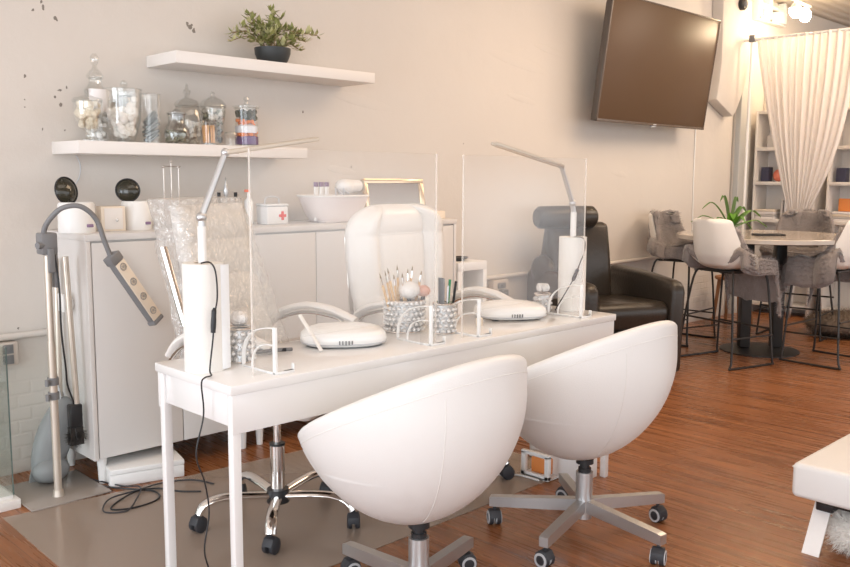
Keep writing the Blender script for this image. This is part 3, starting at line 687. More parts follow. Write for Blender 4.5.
# ================================================================== MANICURE DESK
t = thing('manicure_desk', 'long narrow glossy white desk on square legs in the foreground', 'desk', (1.186, -1.715, 0))
L, D = 1.782, .410
mb = MB(); mb.box(0, L, 0, D, .649, .675, bev=.003); mb.build('desktop', 'desk', t)
for (x0, x1, y0, y1, z0) in [(.007, L-.007, .005, .009, .543), (.007, L-.007, D-.009, D-.005, .543), (.016, .030, .036, D-.036, .558), (L-.030, L-.016, .036, D-.036, .558)]:
    mb = MB(); mb.box(x0, x1, y0, y1, z0, .649, bev=.001); mb.build('apron', 'desk', t)
for x in (.009, L-.034):
    for y in (.0092, D-.0342):
        mb = MB(); mb.box(x, x+.025, y, y+.025, 0, .649, bev=.002); mb.build('leg', 'desk', t)
DT = .675
SC = 1.149   # desk and desk-top ware scaled up about the camera, locations baked in
# ------------------------------------------------------------------ acrylic sneeze guards
def guard(x0, w_, label):
    t = thing('sneeze_guard', label, 'sneeze guard', (x0, -1.6476, DT), 0)
    mb = MB(); mb.box(0, w_, -.002, .002, .075, .535, bev=.001); mb.box(0, .06, -.002, .002, 0, .075); mb.box(w_-.06, w_, -.002, .002, 0, .075); mb.build('clear_panel', 'acryl', t)
    mb = MB(); mb.box(-.0012, .0012, -.0025, .0025, .0, .535); mb.build('panel_edge', 'acryledge2', t)
    mb = MB(); mb.box(w_-.0012, w_+.0012, -.0025, .0025, .0, .535); mb.build('panel_edge', 'acryledge2', t)
    for fx in (.045, w_-.045):
        # quarter-round foot: curved outer rim, polished front bar and a base lip
        def arc(r, z): return [(fx, -.022+r*(1-math.cos(a)), z*math.sin(a)) for a in [PI/2*k/8 for k in range(9)]]
        pts = [(fx, .005+.105, .002), (fx, .107, .04), (fx, .09, .072), (fx, .055, .096), (fx, .01, .108), (fx, -.022, .112)]
        mb = MB(); mb.tube(pts, .0035, 6, sub=5, flat=(.0022, .006)); mb.tube([(fx, .070, .002), (fx, .066, .030), (fx, .045, .056), (fx, .01, .068), (fx, -.018, .070)], .003, 6, sub=5, flat=(.002, .004)); f_ = mb.build('foot_arch', 'acryledge', t)
        mb = MB(); mb.box(fx-.004, fx+.004, -.032, -.022, .0, .114, bev=.001); mb.build('front_bar', 'acryledge', t)
        mb = MB(); mb.box(fx-.004, fx+.052, -.034, -.024, 0, .006, bev=.001); mb.box(fx-.004, fx+.004, -.03, .11, 0, .005, bev=.001); mb.box(fx+.048, fx+.052, -.034, -.024, .006, .022, bev=.001); mb.build('base_lip', 'acryledge', t)
    return t
guard(1.2984, .615, 'left clear acrylic sneeze guard standing on the desk')
guard(2.1314, .607, 'right clear acrylic sneeze guard standing on the desk')

# ------------------------------------------------------------------ paper rolls with lamps standing in them
def lamp_and_roll(x, y, joints, head, roll_label, lamp_label, flap, roll_r):
    t = thing('paper_towel_roll', roll_label, 'paper towel roll', (x, y, DT), 0)
    mb = MB(); mb.lathe([(.022, 0), (roll_r, 0), (roll_r, .262), (.022, .262)], 48, close=True); mb.build('roll', 'paper', t, ang=50)
    mb = MB(); mb.lathe([(.0175, .001), (.0215, .001), (.0215, .2625), (.0175, .2625)], 24, close=True); mb.build('core', mat('card_core', (.5, .42, .33), .8), t)
    if flap:
        f0 = Vector((roll_r*math.cos(R(-58)), roll_r*math.sin(R(-58)), 0)); d = Vector((.74, -.12, 0))
        mb = MB(); mb.surf(lambda u, v: (f0.x-.004+d.x*u*.036, f0.y-.0025+d.y*u*.05+.012*u*u, .004+(.255)*v), 8, 4, thick=.0008); mb.build('loose_sheet', 'papersheet', t)
    l = thing('desk_lamp', lamp_label, 'lamp', (x, y, DT), 0)
    mb = MB(); mb.cyl((0, 0, .001), (0, 0, .350), .0105, seg=20); mb.build('post', 'white', l)
    J = [(Vector(j)-Vector((x, y, DT)))/SC for j in joints]
    mb = MB(); mb.cyl((0, 0, .350), J[0], .009, seg=16); mb.build('neck', 'alu', l)
    mb = MB(); mb.ball(J[0], .013, seg=14, rings=8); mb.build('joint', 'alu', l)
    mb = MB(); mb.cyl(J[0], J[1], .0085, .0078, seg=14); mb.build('arm', 'alu', l)
    mb = MB(); mb.ball(J[1], .011, seg=14, rings=8); mb.build('joint', 'alu', l)
    h = (Vector(head)-Vector((x, y, DT)))/SC; d = (h-J[1]).normalized()
    q = Matrix.Translation(J[1]) @ d.to_track_quat('X', 'Z').to_matrix().to_4x4(); ln = (h-J[1]).length
    mb = MB(); mb.box(0, ln, -.015, .015, -.005, .006, mtx=q, bev=.003); hd = mb.build('lamp_head', mat('champagne_head', (.60, .53, .44), .35, metal=.3), l)
    mb = MB(); mb.box(.03, ln-.01, -.011, .011, -.0065, -.0045, mtx=q); mb.build('diffuser', 'cream', hd)
    return t, l
lamp_and_roll(1.2467, -1.4868, [(1.2467, -1.4868, 1.1026), (1.3271, -1.4868, 1.2807)], (1.625, -1.5155, 1.327), 'left paper towel roll with a loose sheet around the lamp post on desk', 'left slim desk lamp with bent arm rising from a paper roll', True, .049)
lamp_and_roll(2.938, -1.5155, [(2.9277, -1.5155, 1.1141), (2.8323, -1.527, 1.2623)], (2.4359, -1.5155, 1.3393), 'right paper towel roll around the lamp post at desk end', 'right slim desk lamp with bent arm at the far desk end', False, .049)
# cords with inline switches
def cord(pts, sw, label, r=.0020):
    t = thing('lamp_cord', label, 'cord', pts[0])
    o = Vector(pts[0]); P = [(Vector(p)-o)/SC for p in pts]
    mb = MB(); mb.tube(P, r, 7, sub=6); mb.build('cable', 'black', t)
    a, b = [(Vector(p)-o)/SC for p in sw]; mb = MB(); mb.tube([a, a*.9+b*.1, a*.5+b*.5, a*.1+b*.9, b], [.003, .006, .0065, .006, .003], 10, sub=3); mb.build('inline_switch', 'black', t)
cord([(1.2179, -1.527, 0.9797), (1.2352, -1.5442, 0.982), (1.2444, -1.5569, 0.9567), (1.2467, -1.5592, 0.8877), (1.2352, -1.5592, 0.8303), (1.2294, -1.5603, 0.7728), (1.2156, -1.5638, 0.6924), (1.2065, -1.5868, 0.6803), (1.1789, -1.5982, 0.6798), (1.1651, -1.6051, 0.6637), (1.1743, -1.5959, 0.5775), (1.149, -1.5959, 0.4741), (1.172, -1.5959, 0.3937), (1.1835, -1.5959, 0.3018), (1.1662, -1.5959, 0.1983), (1.1892, -1.5959, 0.1064), (1.1892, -1.6074, 0.0145), (1.172, -1.6189, -0.0889), (1.2007, -1.6649, -0.1762)],
     [(1.2357, -1.5603, 0.859), (1.2306, -1.5603, 0.7901)], 'black cord with inline switch hanging from the left desk lamp')
cord([(2.918, -1.535, .9768), (2.905, -1.560, .979), (2.908, -1.582, .977), (2.913, -1.592, .960), (2.911, -1.591, .919), (2.900, -1.578, .870), (2.889, -1.563, .817), (2.876, -1.546, .776), (2.862, -1.530, .738), (2.850, -1.515, .704), (2.842, -1.505, .679)],
     [(2.896, -1.574, .852), (2.885, -1.558, .802)], 'black cord with inline switch across the right paper roll')

# ------------------------------------------------------------------ UV nail lamps
def nail_lamp(x, y, rz, label):
    t = thing('nail_lamp', label, 'nail lamp', (x, y, DT), rz)
    def f(u, v):
        a = 2*PI*u; c = math.copysign(abs(math.cos(a))**.75, math.cos(a)); s_ = math.copysign(abs(math.sin(a))**.75, math.sin(a))
        k = [(0.90, .004), (1.0, .012), (1.02, .022), (.99, .034), (.90, .043), (.72, .050), (.45, .055), (.2, .057), (0.001, .058)]
        i = v*8; j = min(int(i), 7); fr = i-j; r_ = k[j][0]*(1-fr)+k[j+1][0]*fr; z = k[j][1]*(1-fr)+k[j+1][1]*fr
        return (.120*c*r_, .092*s_*r_, z)
    mb = MB(); mb.surf(f, 48, 24, wrapu=True); mb.lathe([(0, .004), (.09, .004)], 24, mtx=Matrix.Diagonal((1.05, .85, 1, 1))); mb.build('housing', mat('lamp_white', (.88, .875, .86), .22), t, ang=60)
    mb = MB(); mb.tube([(.120*math.copysign(abs(math.cos(a))**.75, math.cos(a))*1.005, .092*math.copysign(abs(math.sin(a))**.75, math.sin(a))*1.005, .012) for a in [2*PI*k/40 for k in range(40)]], .0018, 6, smooth=False, closed=True); mb.build('base_seam', 'greylight', t)
    mb = MB()
    for k in range(5):
        a = R(-90)+(k-2)*.09; mb.box(-.0015, .0015, -.098, -.090, .012+.001*abs(k-2), .024, mtx=Matrix.Rotation(a+R(90), 4, 'Z'))
    mb.build('vent_slots', 'grey', t)
    for x_ in (-.05, .05):
        mb = MB(); mb.cyl((x_, 0, 0), (x_, 0, .005), .012, seg=12); mb.build('foot', 'rubber', t)
    return t
nail_lamp(1.7752, -1.4523, R(-35), 'white domed nail lamp on the left half of the desk')
nail_lamp(2.591, -1.4753, R(-35), 'white domed nail lamp on the right half of the desk')
t = thing('nail_file', 'white slim wand leaning on the left nail lamp', 'nail file', (1.6316, -1.5213, DT))
mb = MB(); mb.tube([(0, 0, .004), (-.012, .03, .05), (-.026, .062, .098)], .006, 8, smooth=False, flat=(.009, .003)); mb.build('blade', 'white', t)
t = thing('nail_clippers', 'small silver and black clippers lying behind the left sneeze guard', 'clippers', (1.4937, -1.4351, DT), R(-15))
mb = MB(); mb.tube([(-.03, 0, .008), (.02, 0, .010), (.07, .01, .006)], .005, 8); mb.build('lever', 'grey', t)
mb = MB(); mb.tube([(-.03, .02, .006), (0, .012, .008), (.05, .0, .008)], .005, 8); mb.build('jaw', 'black', t)

# ------------------------------------------------------------------ crystal holders
def holder(x, y, r, h, label, name='crystal_holder'):
    t = thing(name, label, 'holder', (x, y, DT))
    mb = MB(); mb.lathe([(0, .001), (r*.92, .001), (r*.92, h-.004), (r*.85, h-.004), (r*.85, .006), (0, .006)], 28); mb.build('inner_cup', 'alu', t)
    mb = MB()
    n = int(2*PI*r/.0155); m = int(h/.0160)
    for j in range(m):
        for k in range(n):
            a = 2*PI*(k+.5*(j % 2))/n; q = Matrix.Translation((r*math.cos(a), r*math.sin(a), .011+.0160*j)) @ Matrix.Rotation(a, 4, 'Z')
            mb.ball((0, 0, 0), .0052, .0052, .0056, 6, 4, mtx=q) if False else mb.lathe([(0, -.0078), (.0070, -.0026), (.0070, .0026), (0, .0078)], 6, mtx=q)
    mb.build('crystal_beads', 'crystal', t, smooth=False)
    mb = MB(); mb.ring(r, .003, c=(0, 0, h), seg=28); mb.build('rim', 'chrome', t)
    mb = MB(); mb.ring(r, .003, c=(0, 0, .003), seg=28); mb.build('base_ring', 'chrome', t)
    return t
holder(1.3765, -1.4638, .034, .088, 'crystal beaded cup beside the left paper roll')
t = thing('crystal_ball', 'round faceted crystal sitting on the left beaded cup', 'crystal', (1.3731, -1.4638, DT+0.1011))
mb = MB(); mb.ball((0, 0, .024), .024, .024, .022, 9, 6); mb.build('crystal', 'crystal', t, smooth=False)
holder(2.087, -1.4121, .060, .096, 'large crystal beaded cup full of makeup brushes')
holder(2.150, -1.5442, .034, .092, 'crystal beaded cup holding dark files and scissors')
holder(2.8265, -1.4523, .028, .060, 'small crystal cup in front of the right paper roll')
t = thing('crystal_flower', 'faceted crystal ornament on top of the small right cup', 'crystal', (2.8265, -1.4523, DT+0.0689))
mb = MB()
for k in range(6): a = k*PI/3; mb.ball((.014*math.cos(a), .014*math.sin(a), .022), .011, .008, .016, 6, 4, mtx=Matrix.Rotation(a, 4, 'Z'))
mb.ball((0, 0, .024), .010, .010, .014, 6, 4); mb.build('petals', 'crystal', t, smooth=False)
# brushes
rnd = random.Random(12)
bl = [(a, b, c, d, h*1.10, 0) for (a, b, c, d, h, _) in [(-.030, -.010, -.05, 0, .175, 0), (-.022, .012, -.04, .01, .165, 0), (-.01, -.02, -.02, 0, .16, 0), (.0, .02, .005, .02, .175, 0), (.012, .01, .02, .01, .165, 0), (-.018, .0, -.028, 0, .155, 0), (.022, .02, .04, .01, .17, 0), (.018, -.01, .045, .0, .160, 0), (-.034, .01, -.06, .0, .16, 0)]]
for k, (x, y, tx, ty, h, _) in enumerate(bl):
    t = thing('nail_brush', 'thin brush with a light wood handle standing in the large crystal cup', 'brush', (2.087+x*SC, -1.4121+y*SC, DT+.0075), 0, 'thin brushes in the large crystal cup')
    mb = MB(); mb.cyl((0, 0, 0), (tx*.8, ty*.8, h*.8), .0034, .0040, 8); mb.build('handle', 'wood', t)
    mb = MB(); mb.cyl((tx*.8, ty*.8, h*.8), (tx*.92, ty*.92, h*.92), .0034, .003, 8); mb.build('ferrule', 'chrome', t)
    mb = MB(); mb.cyl((tx*.92, ty*.92, h*.92), (tx, ty, h), .003, .0008, 8); mb.build('bristles', 'stem', t)
for (x, y, lab, m_, s_, hh) in [(-.004, -.024, 'fluffy white round powder brush in the large crystal cup', 'bristle', .032, .116), (.046, -.034, 'peach fluffy powder brush in the large crystal cup', 'bristlepink', .021, .110)]:
    t = thing('powder_brush', lab, 'brush', (2.087+x*SC, -1.4121+y*SC, DT+.0075), 0)
    mb = MB(); mb.cyl((0, 0, 0), (0, 0, hh-.012), .005, .007, 10); mb.build('handle', 'black', t)
    mb = MB(); mb.ball((0, 0, hh+.006), s_, s_, s_*.82, 18, 12); fuzz(mb, 500, .006, .0007, 3); mb.build('bristles', m_, t)
# tools in third cup
for (x, y, tx, h, m_, lab, fl) in [(-.014, -.006, -.006, .165, 'grey', 'dark grey nail file standing in the narrow crystal cup', (.011, .002)), (-.004, .010, .004, .16, 'greylight', 'pale grey nail file standing in the narrow crystal cup', (.014, .002)), (.014, .004, .016, .155, 'green', 'green handled tool in the narrow crystal cup', (.004, .004)), (.016, -.010, .026, .15, 'black', 'black handled tool leaning right in the narrow crystal cup', (.004, .004)), (-.008, -.016, .010, .14, 'alu', 'silver tweezers in the narrow crystal cup', (.003, .003))]:
    mb = MB(); mb.tube([(0, 0, 0), (tx*.5, 0, h*.5), (tx, 0, h)], .004, 8, smooth=False, flat=fl)
    tag(mb.build('nail_tool', m_, loc=(2.150+x*SC, -1.5442+y*SC, DT+.0075)), lab, 'nail tool')
t = thing('glue_bottle', 'white cone-tipped bottle just right of the narrow crystal cup', 'bottle', (2.1888, -1.527, DT))
mb = MB(); mb.lathe([(0, 0), (.018, 0), (.019, .03), (.017, .045), (.010, .055), (0, .055)], 18); mb.build('bottle_body', 'white', t)
mb = MB(); mb.lathe([(0, .055), (.010, .055), (.003, .10), (0, .102)], 14); mb.build('nozzle', 'cream', t)
t = thing('tissue_box', 'white peaked tissue pack standing behind the crystal cups', 'tissue', (2.1888, -1.3661, DT), R(10))
mb = MB(); mb.box(-.04, .04, -.025, .025, 0, .09, bev=.005); mb.build('box', 'white', t)
mb = MB(); mb.surf(lambda u, v: ((u-.5)*.06*(1-.75*v), .012*math.sin(6*u)*(1-v), .088+.075*v), 10, 6, thick=.001); mb.build('tissue', 'paper', t)
t = thing('polish_bottle', 'tiny pale bottle with a grey cap beside the right nail lamp', 'bottle', (2.3554, -1.527, DT))
mb = MB(); mb.lathe([(0, 0), (.011, 0), (.012, .022), (.006, .028), (0, .028)], 14); mb.build('bottle_body', 'cream', t)
mb = MB(); mb.lathe([(0, .028), (.006, .028), (.005, .05), (0, .05)], 12); mb.build('cap', 'grey', t)

SC = 1.0
# ================================================================== TUB CHAIRS
def caster(t, p, ang, rub, rw=.026, hub=True, mats=('rubber', 'greylight'), top=.078):
    q = Matrix.Translation(p) @ Matrix.Rotation(ang, 4, 'Z')
    mb = MB(); mb.cyl(q @ Vector((0, 0, rw*1.2)), q @ Vector((0, 0, top)), .006, seg=10)
    mb.prism([(-.03, rw*.9), (-.026, rw*1.7), (-.008, rw*2.25), (.012, rw*2.1), (.026, rw*1.2), (.012, rw*1.35)], 'y', -.019, .019, mtx=q, bev=.002)
    c = mb.build('caster', mats[0], t)
    rx = Matrix.Rotation(R(90), 4, 'X')
    for s_ in (-1, 1):
        qq = q @ Matrix.Translation((-.003, s_*.0135, rw)) @ rx
        mb = MB(); mb.lathe([(0, -.009), (rw*.8, -.009), (rw, -.006), (rw, .006), (rw*.8, .009), (0, .009)], 24, mtx=qq)
        wl = mb.build('wheel', mats[0], c)
        if hub:
            mb = MB(); mb.lathe([(rw*.62, -.0105), (rw*.88, -.0098), (rw*.90, .0098), (rw*.62, .0105)], 24, mtx=qq, close=True); mb.build('wheel_ring', mats[1], c)
    return c
def tub_chair(x, y, base_a, label):
    t = thing('tub_chair', label, 'chair', (x, y, 0), 0, None)
    zb, zm = .259, .63
    def rim(a):
        yy = math.sin(a)   # +1 front (towards the desk), -1 back
        return .597-.155*yy
    def pl(a, k=1.0): return Vector((.322*k*math.cos(a), .045+.33*k*math.sin(a), 0))
    def prof(a, s_):
        zr = rim(a)
        # outer skin 0..1, rolled rim 1..1.25, inner skin 1.25..2
        if s_ <= 1:
            z = zb+(zr-zb)*s_
            e = min(1, max(0, (zm-z)/(zm-zb))); k = (1-e**1.9)**.56 if e < 1 else 0
            if z > zm: k = 1-.25*(z-zm)**1.4
            p = pl(a, k); p.z = z; return p
        k1 = 1-.25*max(0, zr-zm)**1.4
        e = min(1, max(0, (zm-zr)/(zm-zb))); 
        if zr < zm: k1 = (1-e**1.9)**.56
        if s_ <= 1.25:
            b = (s_-1)/.25*PI; p = pl(a, k1-.07+.07*math.cos(b)); p.z = zr+.018*math.sin(b); return p
        f = (s_-1.25)/.75
        z = zr+( .435-zr)*min(1, f*1.5); kk = (k1-.14) if f < .66 else (k1-.14)*(1-(f-.66)/.34)
        p = pl(a, max(kk, 0.0005)); p.z = z; return p
    n, m = 64, 56
    S = [k/22 for k in range(23)]+[1+.25*k/8 for k in range(1, 9)]+[1.25+.75*k/16 for k in range(1, 17)]
    mb = MB(); b2 = mb.bm; rows = []
    for s_ in S:
        if s_ == 0: rows.append([b2.verts.new((0, .045, zb))]); continue
        if s_ >= 2: rows.append([b2.verts.new((0, .045, .435))]); continue
        rows.append([b2.verts.new(prof(2*PI*k/n, s_)) for k in range(n)])
    for A, B in zip(rows[:-1], rows[1:]):
        for k in range(n):
            k2 = (k+1) % n
            if len(A) == 1: b2.faces.new((A[0], B[k2], B[k]))
            elif len(B) == 1: b2.faces.new((A[k], A[k2], B[0]))
            else: b2.faces.new((A[k], A[k2], B[k2], B[k]))
    bmesh.ops.recalc_face_normals(b2, faces=b2.faces)
    sh = mb.build('tub_shell', 'leather', t, ang=80)
    # piping under the rim and vertical seams
    def outer(a, dz=0.0, off=.0006):
        zr = rim(a); s_ = ((zr-dz)-zb)/(zr-zb); p = prof(a, s_); d = Vector((math.cos(a), math.sin(a), 0)); return p+d*off
    mb = MB(); mb.tube([outer(2*PI*k/72, .028, -.0002) for k in range(72)], .0014, 6, smooth=False, closed=True); mb.build('rim_seam', 'seam', sh)
    for a in (R(-118), R(-30), R(62), R(150)):
        mb = MB(); pts = []
        for k in range(2, 24):
            s_ = k/24*( (rim(a)-.028-zb)/(rim(a)-zb)); p = prof(a, s_); pts.append(p)
        mb.tube(pts, .0011, 5, smooth=False); mb.build('vertical_seam', 'seam', sh)
    mb = MB(); mb.ball((0, .05, .435), .21, .22, .035, 32, 10); mb.build('seat_cushion', 'leather', t)
    mb = MB(); mb.cyl((0, 0, .252), (0, 0, .268), .030, seg=24); mb.build('mount_plate', 'black', t)
    mb = MB(); mb.cyl((0, 0, .20), (0, 0, .262), .017, seg=16); mb.cyl((0, 0, .222), (0, 0, .236), .022, seg=16); mb.build('gas_lift', 'black', t)
    mb = MB(); mb.cyl((0, 0, .060), (0, 0, .222), .029, seg=28); mb.build('column', 'alu', t)
    for k in range(5):
        a = base_a+k*2*PI/5; q = Matrix.Rotation(a, 4, 'Z')
        mb = MB(); mb.prism([(.0, .128), (.0, .085), (.31, .070), (.325, .070), (.325, .102), (.31, .105)], 'y', -.0155, .0155, mtx=q); mb.build('base_arm', 'alu', t, smooth=False)
        p = q @ Vector((.308, 0, 0)); caster(t, p, a+random.Random(int(k+x*10)).uniform(-.9, .9)+PI*.5, 'rubber')
    return t
a1 = math.atan2(-1.655+1.965, 1.63-1.624)
tub_chair(1.617, -1.972, a1, 'left white tub chair on casters at the desk, nearest the camera')
tub_chair(2.405, -1.972, R(121), 'right white tub chair on casters at the far half of the desk')

# ================================================================== OFFICE CHAIRS
def office_chair(x, y, rz, base_a, label, w_, top, wrapped, round_top, yb0=.22, lean=.06):
    t = thing('office_chair', label, 'chair', (x, y, .0029), rz, None)
    mb = MB(); mb.cyl((0, 0, .115), (0, 0, .28), .026, seg=24); mb.build('column', 'chrome', t)
    mb = MB(); mb.cyl((0, 0, .28), (0, 0, .43), .0135, seg=20); mb.build('gas_lift', 'chrome', t)
    mb = MB(); mb.cyl((0, 0, .276), (0, 0, .284), .028, seg=24); mb.build('collar', 'black', t)
    mb = MB(); mb.cyl((0, 0, .070), (0, 0, .118), .040, .038, seg=24); mb.build('hub', 'black', t)
    for k in range(5):
        a = base_a+k*2*PI/5-rz; q = Matrix.Rotation(a, 4, 'Z')
        pts = [q @ Vector(p) for p in [(.035, 0, .095), (.12, 0, .105), (.20, 0, .108), (.255, 0, .092), (.275, 0, .062)]]
        mb = MB(); mb.tube(pts, .014, 10, sub=5, flat=(.019, .014)); mb.build('base_arm', 'chrome', t)
        p = q @ Vector((.28, 0, 0)); caster(t, p, a+[.6, -.5, 1.9, 0.3, 2.4][k], 'rubber', .026, hub=False, top=.066)
    # seat
    mb = MB(); mb.box(-.12, .12, -.14, .14, .425, .447, bev=.008); mb.build('seat_frame', 'blackmetal', t)
    mb = MB(); mb.box(-.26, .26, -.28, .20, .447, .53, bev=.035, seg=4); mb.build('seat', 'leather2', t)
    # back: padded, tilting back slightly, shaped outline
    def outline(v):   # half width against height 0..1
        if round_top: return w_*(.74+.30*math.sin(PI*min(1, v*1.15)**.9*.5) if v < .62 else (1.02-.02*(v-.62))) * (1 if v < .80 else math.sqrt(max(0.0, 1-((v-.80)/.215)**2.4))**.8)
        return w_*(1.02-.05*v)*(1 if v < .96 else .985)
    z0, z1 = .50, top
    def back(side):
        def f(u, v):
            hw = outline(v); xx = (2*u-1); x = hw*xx
            z = z0+(z1-z0)*v; yb = yb0+lean*v+.02*math.sin(PI*v)
            curve = -.035*xx*xx
            if round_top: ribs = (.050*math.sin(PI*min(1, (abs(xx)-.50)/.46))**.6 if .50 < abs(xx) < .96 else (.026*math.sqrt(max(0, 1-(xx/.50)**2)) if abs(xx) <= .50 else 0)) + .010*abs(math.sin(v*PI*2.5))**.5
            else: ribs = .018*abs(math.sin(v*PI*5))**.5
            edge = (1-abs(xx)**6)*(1-abs(2*v-1)**14)
            th = (.030+ribs)*edge+.012
            return (x, yb+curve-th if side < 0 else yb+curve+.020*edge+.012, z)
        return f
    mb = MB(); b2 = mb.bm; nu, nv = 40, 60
    G = {}
    for s_ in (-1, 1):
        f = back(s_)
        for i in range(nu+1):
            for j in range(nv+1): G[s_, i, j] = b2.verts.new(f(i/nu, j/nv))
    for i in range(nu):
        for j in range(nv):
            for s_ in (-1, 1): b2.faces.new((G[s_, i, j], G[s_, i+1, j], G[s_, i+1, j+1], G[s_, i, j+1]))
    for j in range(nv):
        for i in (0, nu): b2.faces.new((G[-1, i, j], G[1, i, j], G[1, i, j+1], G[-1, i, j+1]))
    for i in range(nu):
        for j in (0, nv): b2.faces.new((G[-1, i, j], G[1, i, j], G[1, i+1, j], G[-1, i+1, j]))
    bmesh.ops.recalc_face_normals(b2, faces=b2.faces)
    mb.build('backrest', 'leather2', t, ang=70)
    fr = back(-1)
    lines = [[fr(.5+sg*.25, .06+.86*k/24) for k in range(25)] for sg in (-1, 1)]+[[fr(.27+.46*k/12, vv) for k in range(13)] for vv in (.40, .80)] if round_top else [[fr(.02+.96*k/16, vv) for k in range(17)] for vv in (.2, .4, .6, .8)]
    for q_ in lines:
        mb = MB(); mb.tube(q_, .0022, 6, smooth=False); mb.build('stitching', 'seam', t)
    for s_ in (-1, 1):
        wf = w_+.090 if wrapped and s_ < 0 else w_-.07; yf = -.045 if wrapped and s_ < 0 else .05
        mb = MB(); mb.tube([(s_*wf, yb0+lean*.85+yf, top-.13), (s_*(wf+.004), yb0+lean*.5+yf, .80), (s_*wf, yb0+lean*.15+yf, .60), (s_*(wf-.02), .16, .47), (s_*.11, .10, .437)], .011, 8, sub=5, flat=(.012, .014) if wrapped else (.006, .013)); mb.build('back_frame', 'chrome', t)
    for s_ in (-1, 1):
        xa = s_*.295
        mb = MB(); mb.tube([(xa, .215, .635), (xa, .17, .690), (xa, .06, .728), (xa, -.05, .722), (xa, -.12, .700), (xa, -.165, .682)], .02, 10, sub=6, flat=(.024, .014)); mb.build('arm_pad', 'leather2', t)
        mb = MB(); mb.tube([(xa, .23, .60), (xa, .17, .665), (xa, .06, .702), (xa, -.05, .697), (xa, -.11, .678), (xa, -.145, .63), (xa, -.14, .55), (xa*.93, -.07, .455), (xa*.45, .0, .438)], .01, 8, sub=6, flat=(.014, .007)); mb.build('arm_frame', 'chrome', t)
    if wrapped:
        rnd = random.Random(5)
        def f(u, v):
            a = 2*PI*u; c = math.cos(a); s_ = math.sin(a)
            z = .47+(top+.018-.47)*v
            fl = (1-v)
            hx = w_+.006+.04*fl**1.2; hy = .075+.04*fl
            p = Vector((hx*math.copysign(abs(c)**.45, c), yb0+.01+lean*v+hy*math.copysign(abs(s_)**.6, s_), z)); p.x += .035*fl**1.2
            if v > .985: p.z = top+.02
            nz = noise.noise(p*14)*.008+.012*abs(noise.noise(p*24))+.005*abs(noise.noise(p*55))
            return p+Vector((c, s_, 0))*nz
        mb = MB(); mb.surf(f, 90, 60, wrapu=True)
        mb.surf(lambda u, v: ((w_+.028)*(2*u-1), yb0+lean-.06+.14*v, top+.021+.006*noise.noise(Vector((u*8, v*5, 1)))), 30, 8)
        mb.build('plastic_cover', plastic_wrap(), t, ang=180)
    return t
office_chair(1.715, -1.155, R(24), R(158), 'white office chair wrapped in clear crinkled plastic behind the left desk half', 0.205, 1.115, True, False, .13, .17)
office_chair(2.50, -1.195, R(6), R(-61), 'white padded high-back office chair behind the middle of the desk', .292, 1.10, False, True)

# ================================================================== FLOOR MATS, CABLES, BOXES
mb = MB(); mb.prism([(1.02, -.46), (1.005, -1.02), (1.00, -1.57), (1.80, -1.575), (2.92, -1.565), (2.92, -.62), (1.50, -.50)], 'z', .0003, .0028); tag(mb.build('chair_mat', 'mat_', smooth=False), 'greyish translucent plastic chair mat under the desk chairs', 'mat')
# infrared lamp stand
t = HL = thing('heat_lamp', 'gooseneck stand with a strip head of four round lamps, left', 'lamp', (1.243, -.395, .0028))
mb = MB(); mb.box(-.130, .170, -.085, .245, 0, .007, bev=.002); mb.build('base_plate', 'baseplate', t)
mb = MB(); mb.cyl((0, 0, .006), (0, 0, .030), .021, .018, 20); mb.build('socket', 'pole', t)
mb = MB(); mb.cyl((0, 0, .02), (0, 0, .60), .0145, seg=18); mb.build('lower_pole', 'pole', t)
mb = MB(); mb.cyl((0, 0, .56), (0, 0, .92), .0125, seg=18); mb.build('upper_pole', 'pole', t)
for z in (.395, .45):
    mb = MB(); mb.cyl((0, 0, z-.014), (0, 0, z+.014), .020, seg=18); mb.cyl((0, 0, z), (-.03, -.02, z), .005, seg=8); mb.cyl((-.03, -.02, z-.012), (-.03, -.02, z+.012), .008, seg=10); mb.build('clamp', 'grey', t)
mb = MB(); mb.box(-.030, .030, -.032, .028, .925, 1.005, bev=.008); mb.box(.020, .036, -.01, .028, .80, .935, bev=.004); mb.cyl((-.045, -.03, .96), (-.02, -.02, .96), .012, seg=12); mb.box(-.012, .012, -.045, -.03, .86, .95, bev=.004); mb.build('bracket', 'grey', t)
from_l = Vector((1.243, -.395, .0028))
# the neck and head lie roughly in the plane y=-.5
neck = [(1.232, -.40, .985), (1.228, -.42, 1.04), (1.245, -.45, 1.085), (1.275, -.48, 1.118), (1.33, -.50, 1.122), (1.385, -.50, 1.075), (1.415, -.50, .99), (1.445, -.50, .905)]
neck = [Vector(p)-from_l-Vector((0, 0, .018)) for p in neck]
mb = MB(); mb.tube(neck, .0095, 12, sub=6); mb.build('gooseneck', 'grey', t)
h0 = Vector((1.44, -.50, .915))-from_l; h1 = Vector((1.61, -.50, .652))-from_l
d = (h1-h0).normalized(); q = Matrix.Translation(h0) @ Matrix(((d.x, 0, -d.z), (0, 1, 0), (d.z, 0, d.x))).to_4x4() @ Matrix.Rotation(R(-18), 4, 'X')
ln = (h1-h0).length
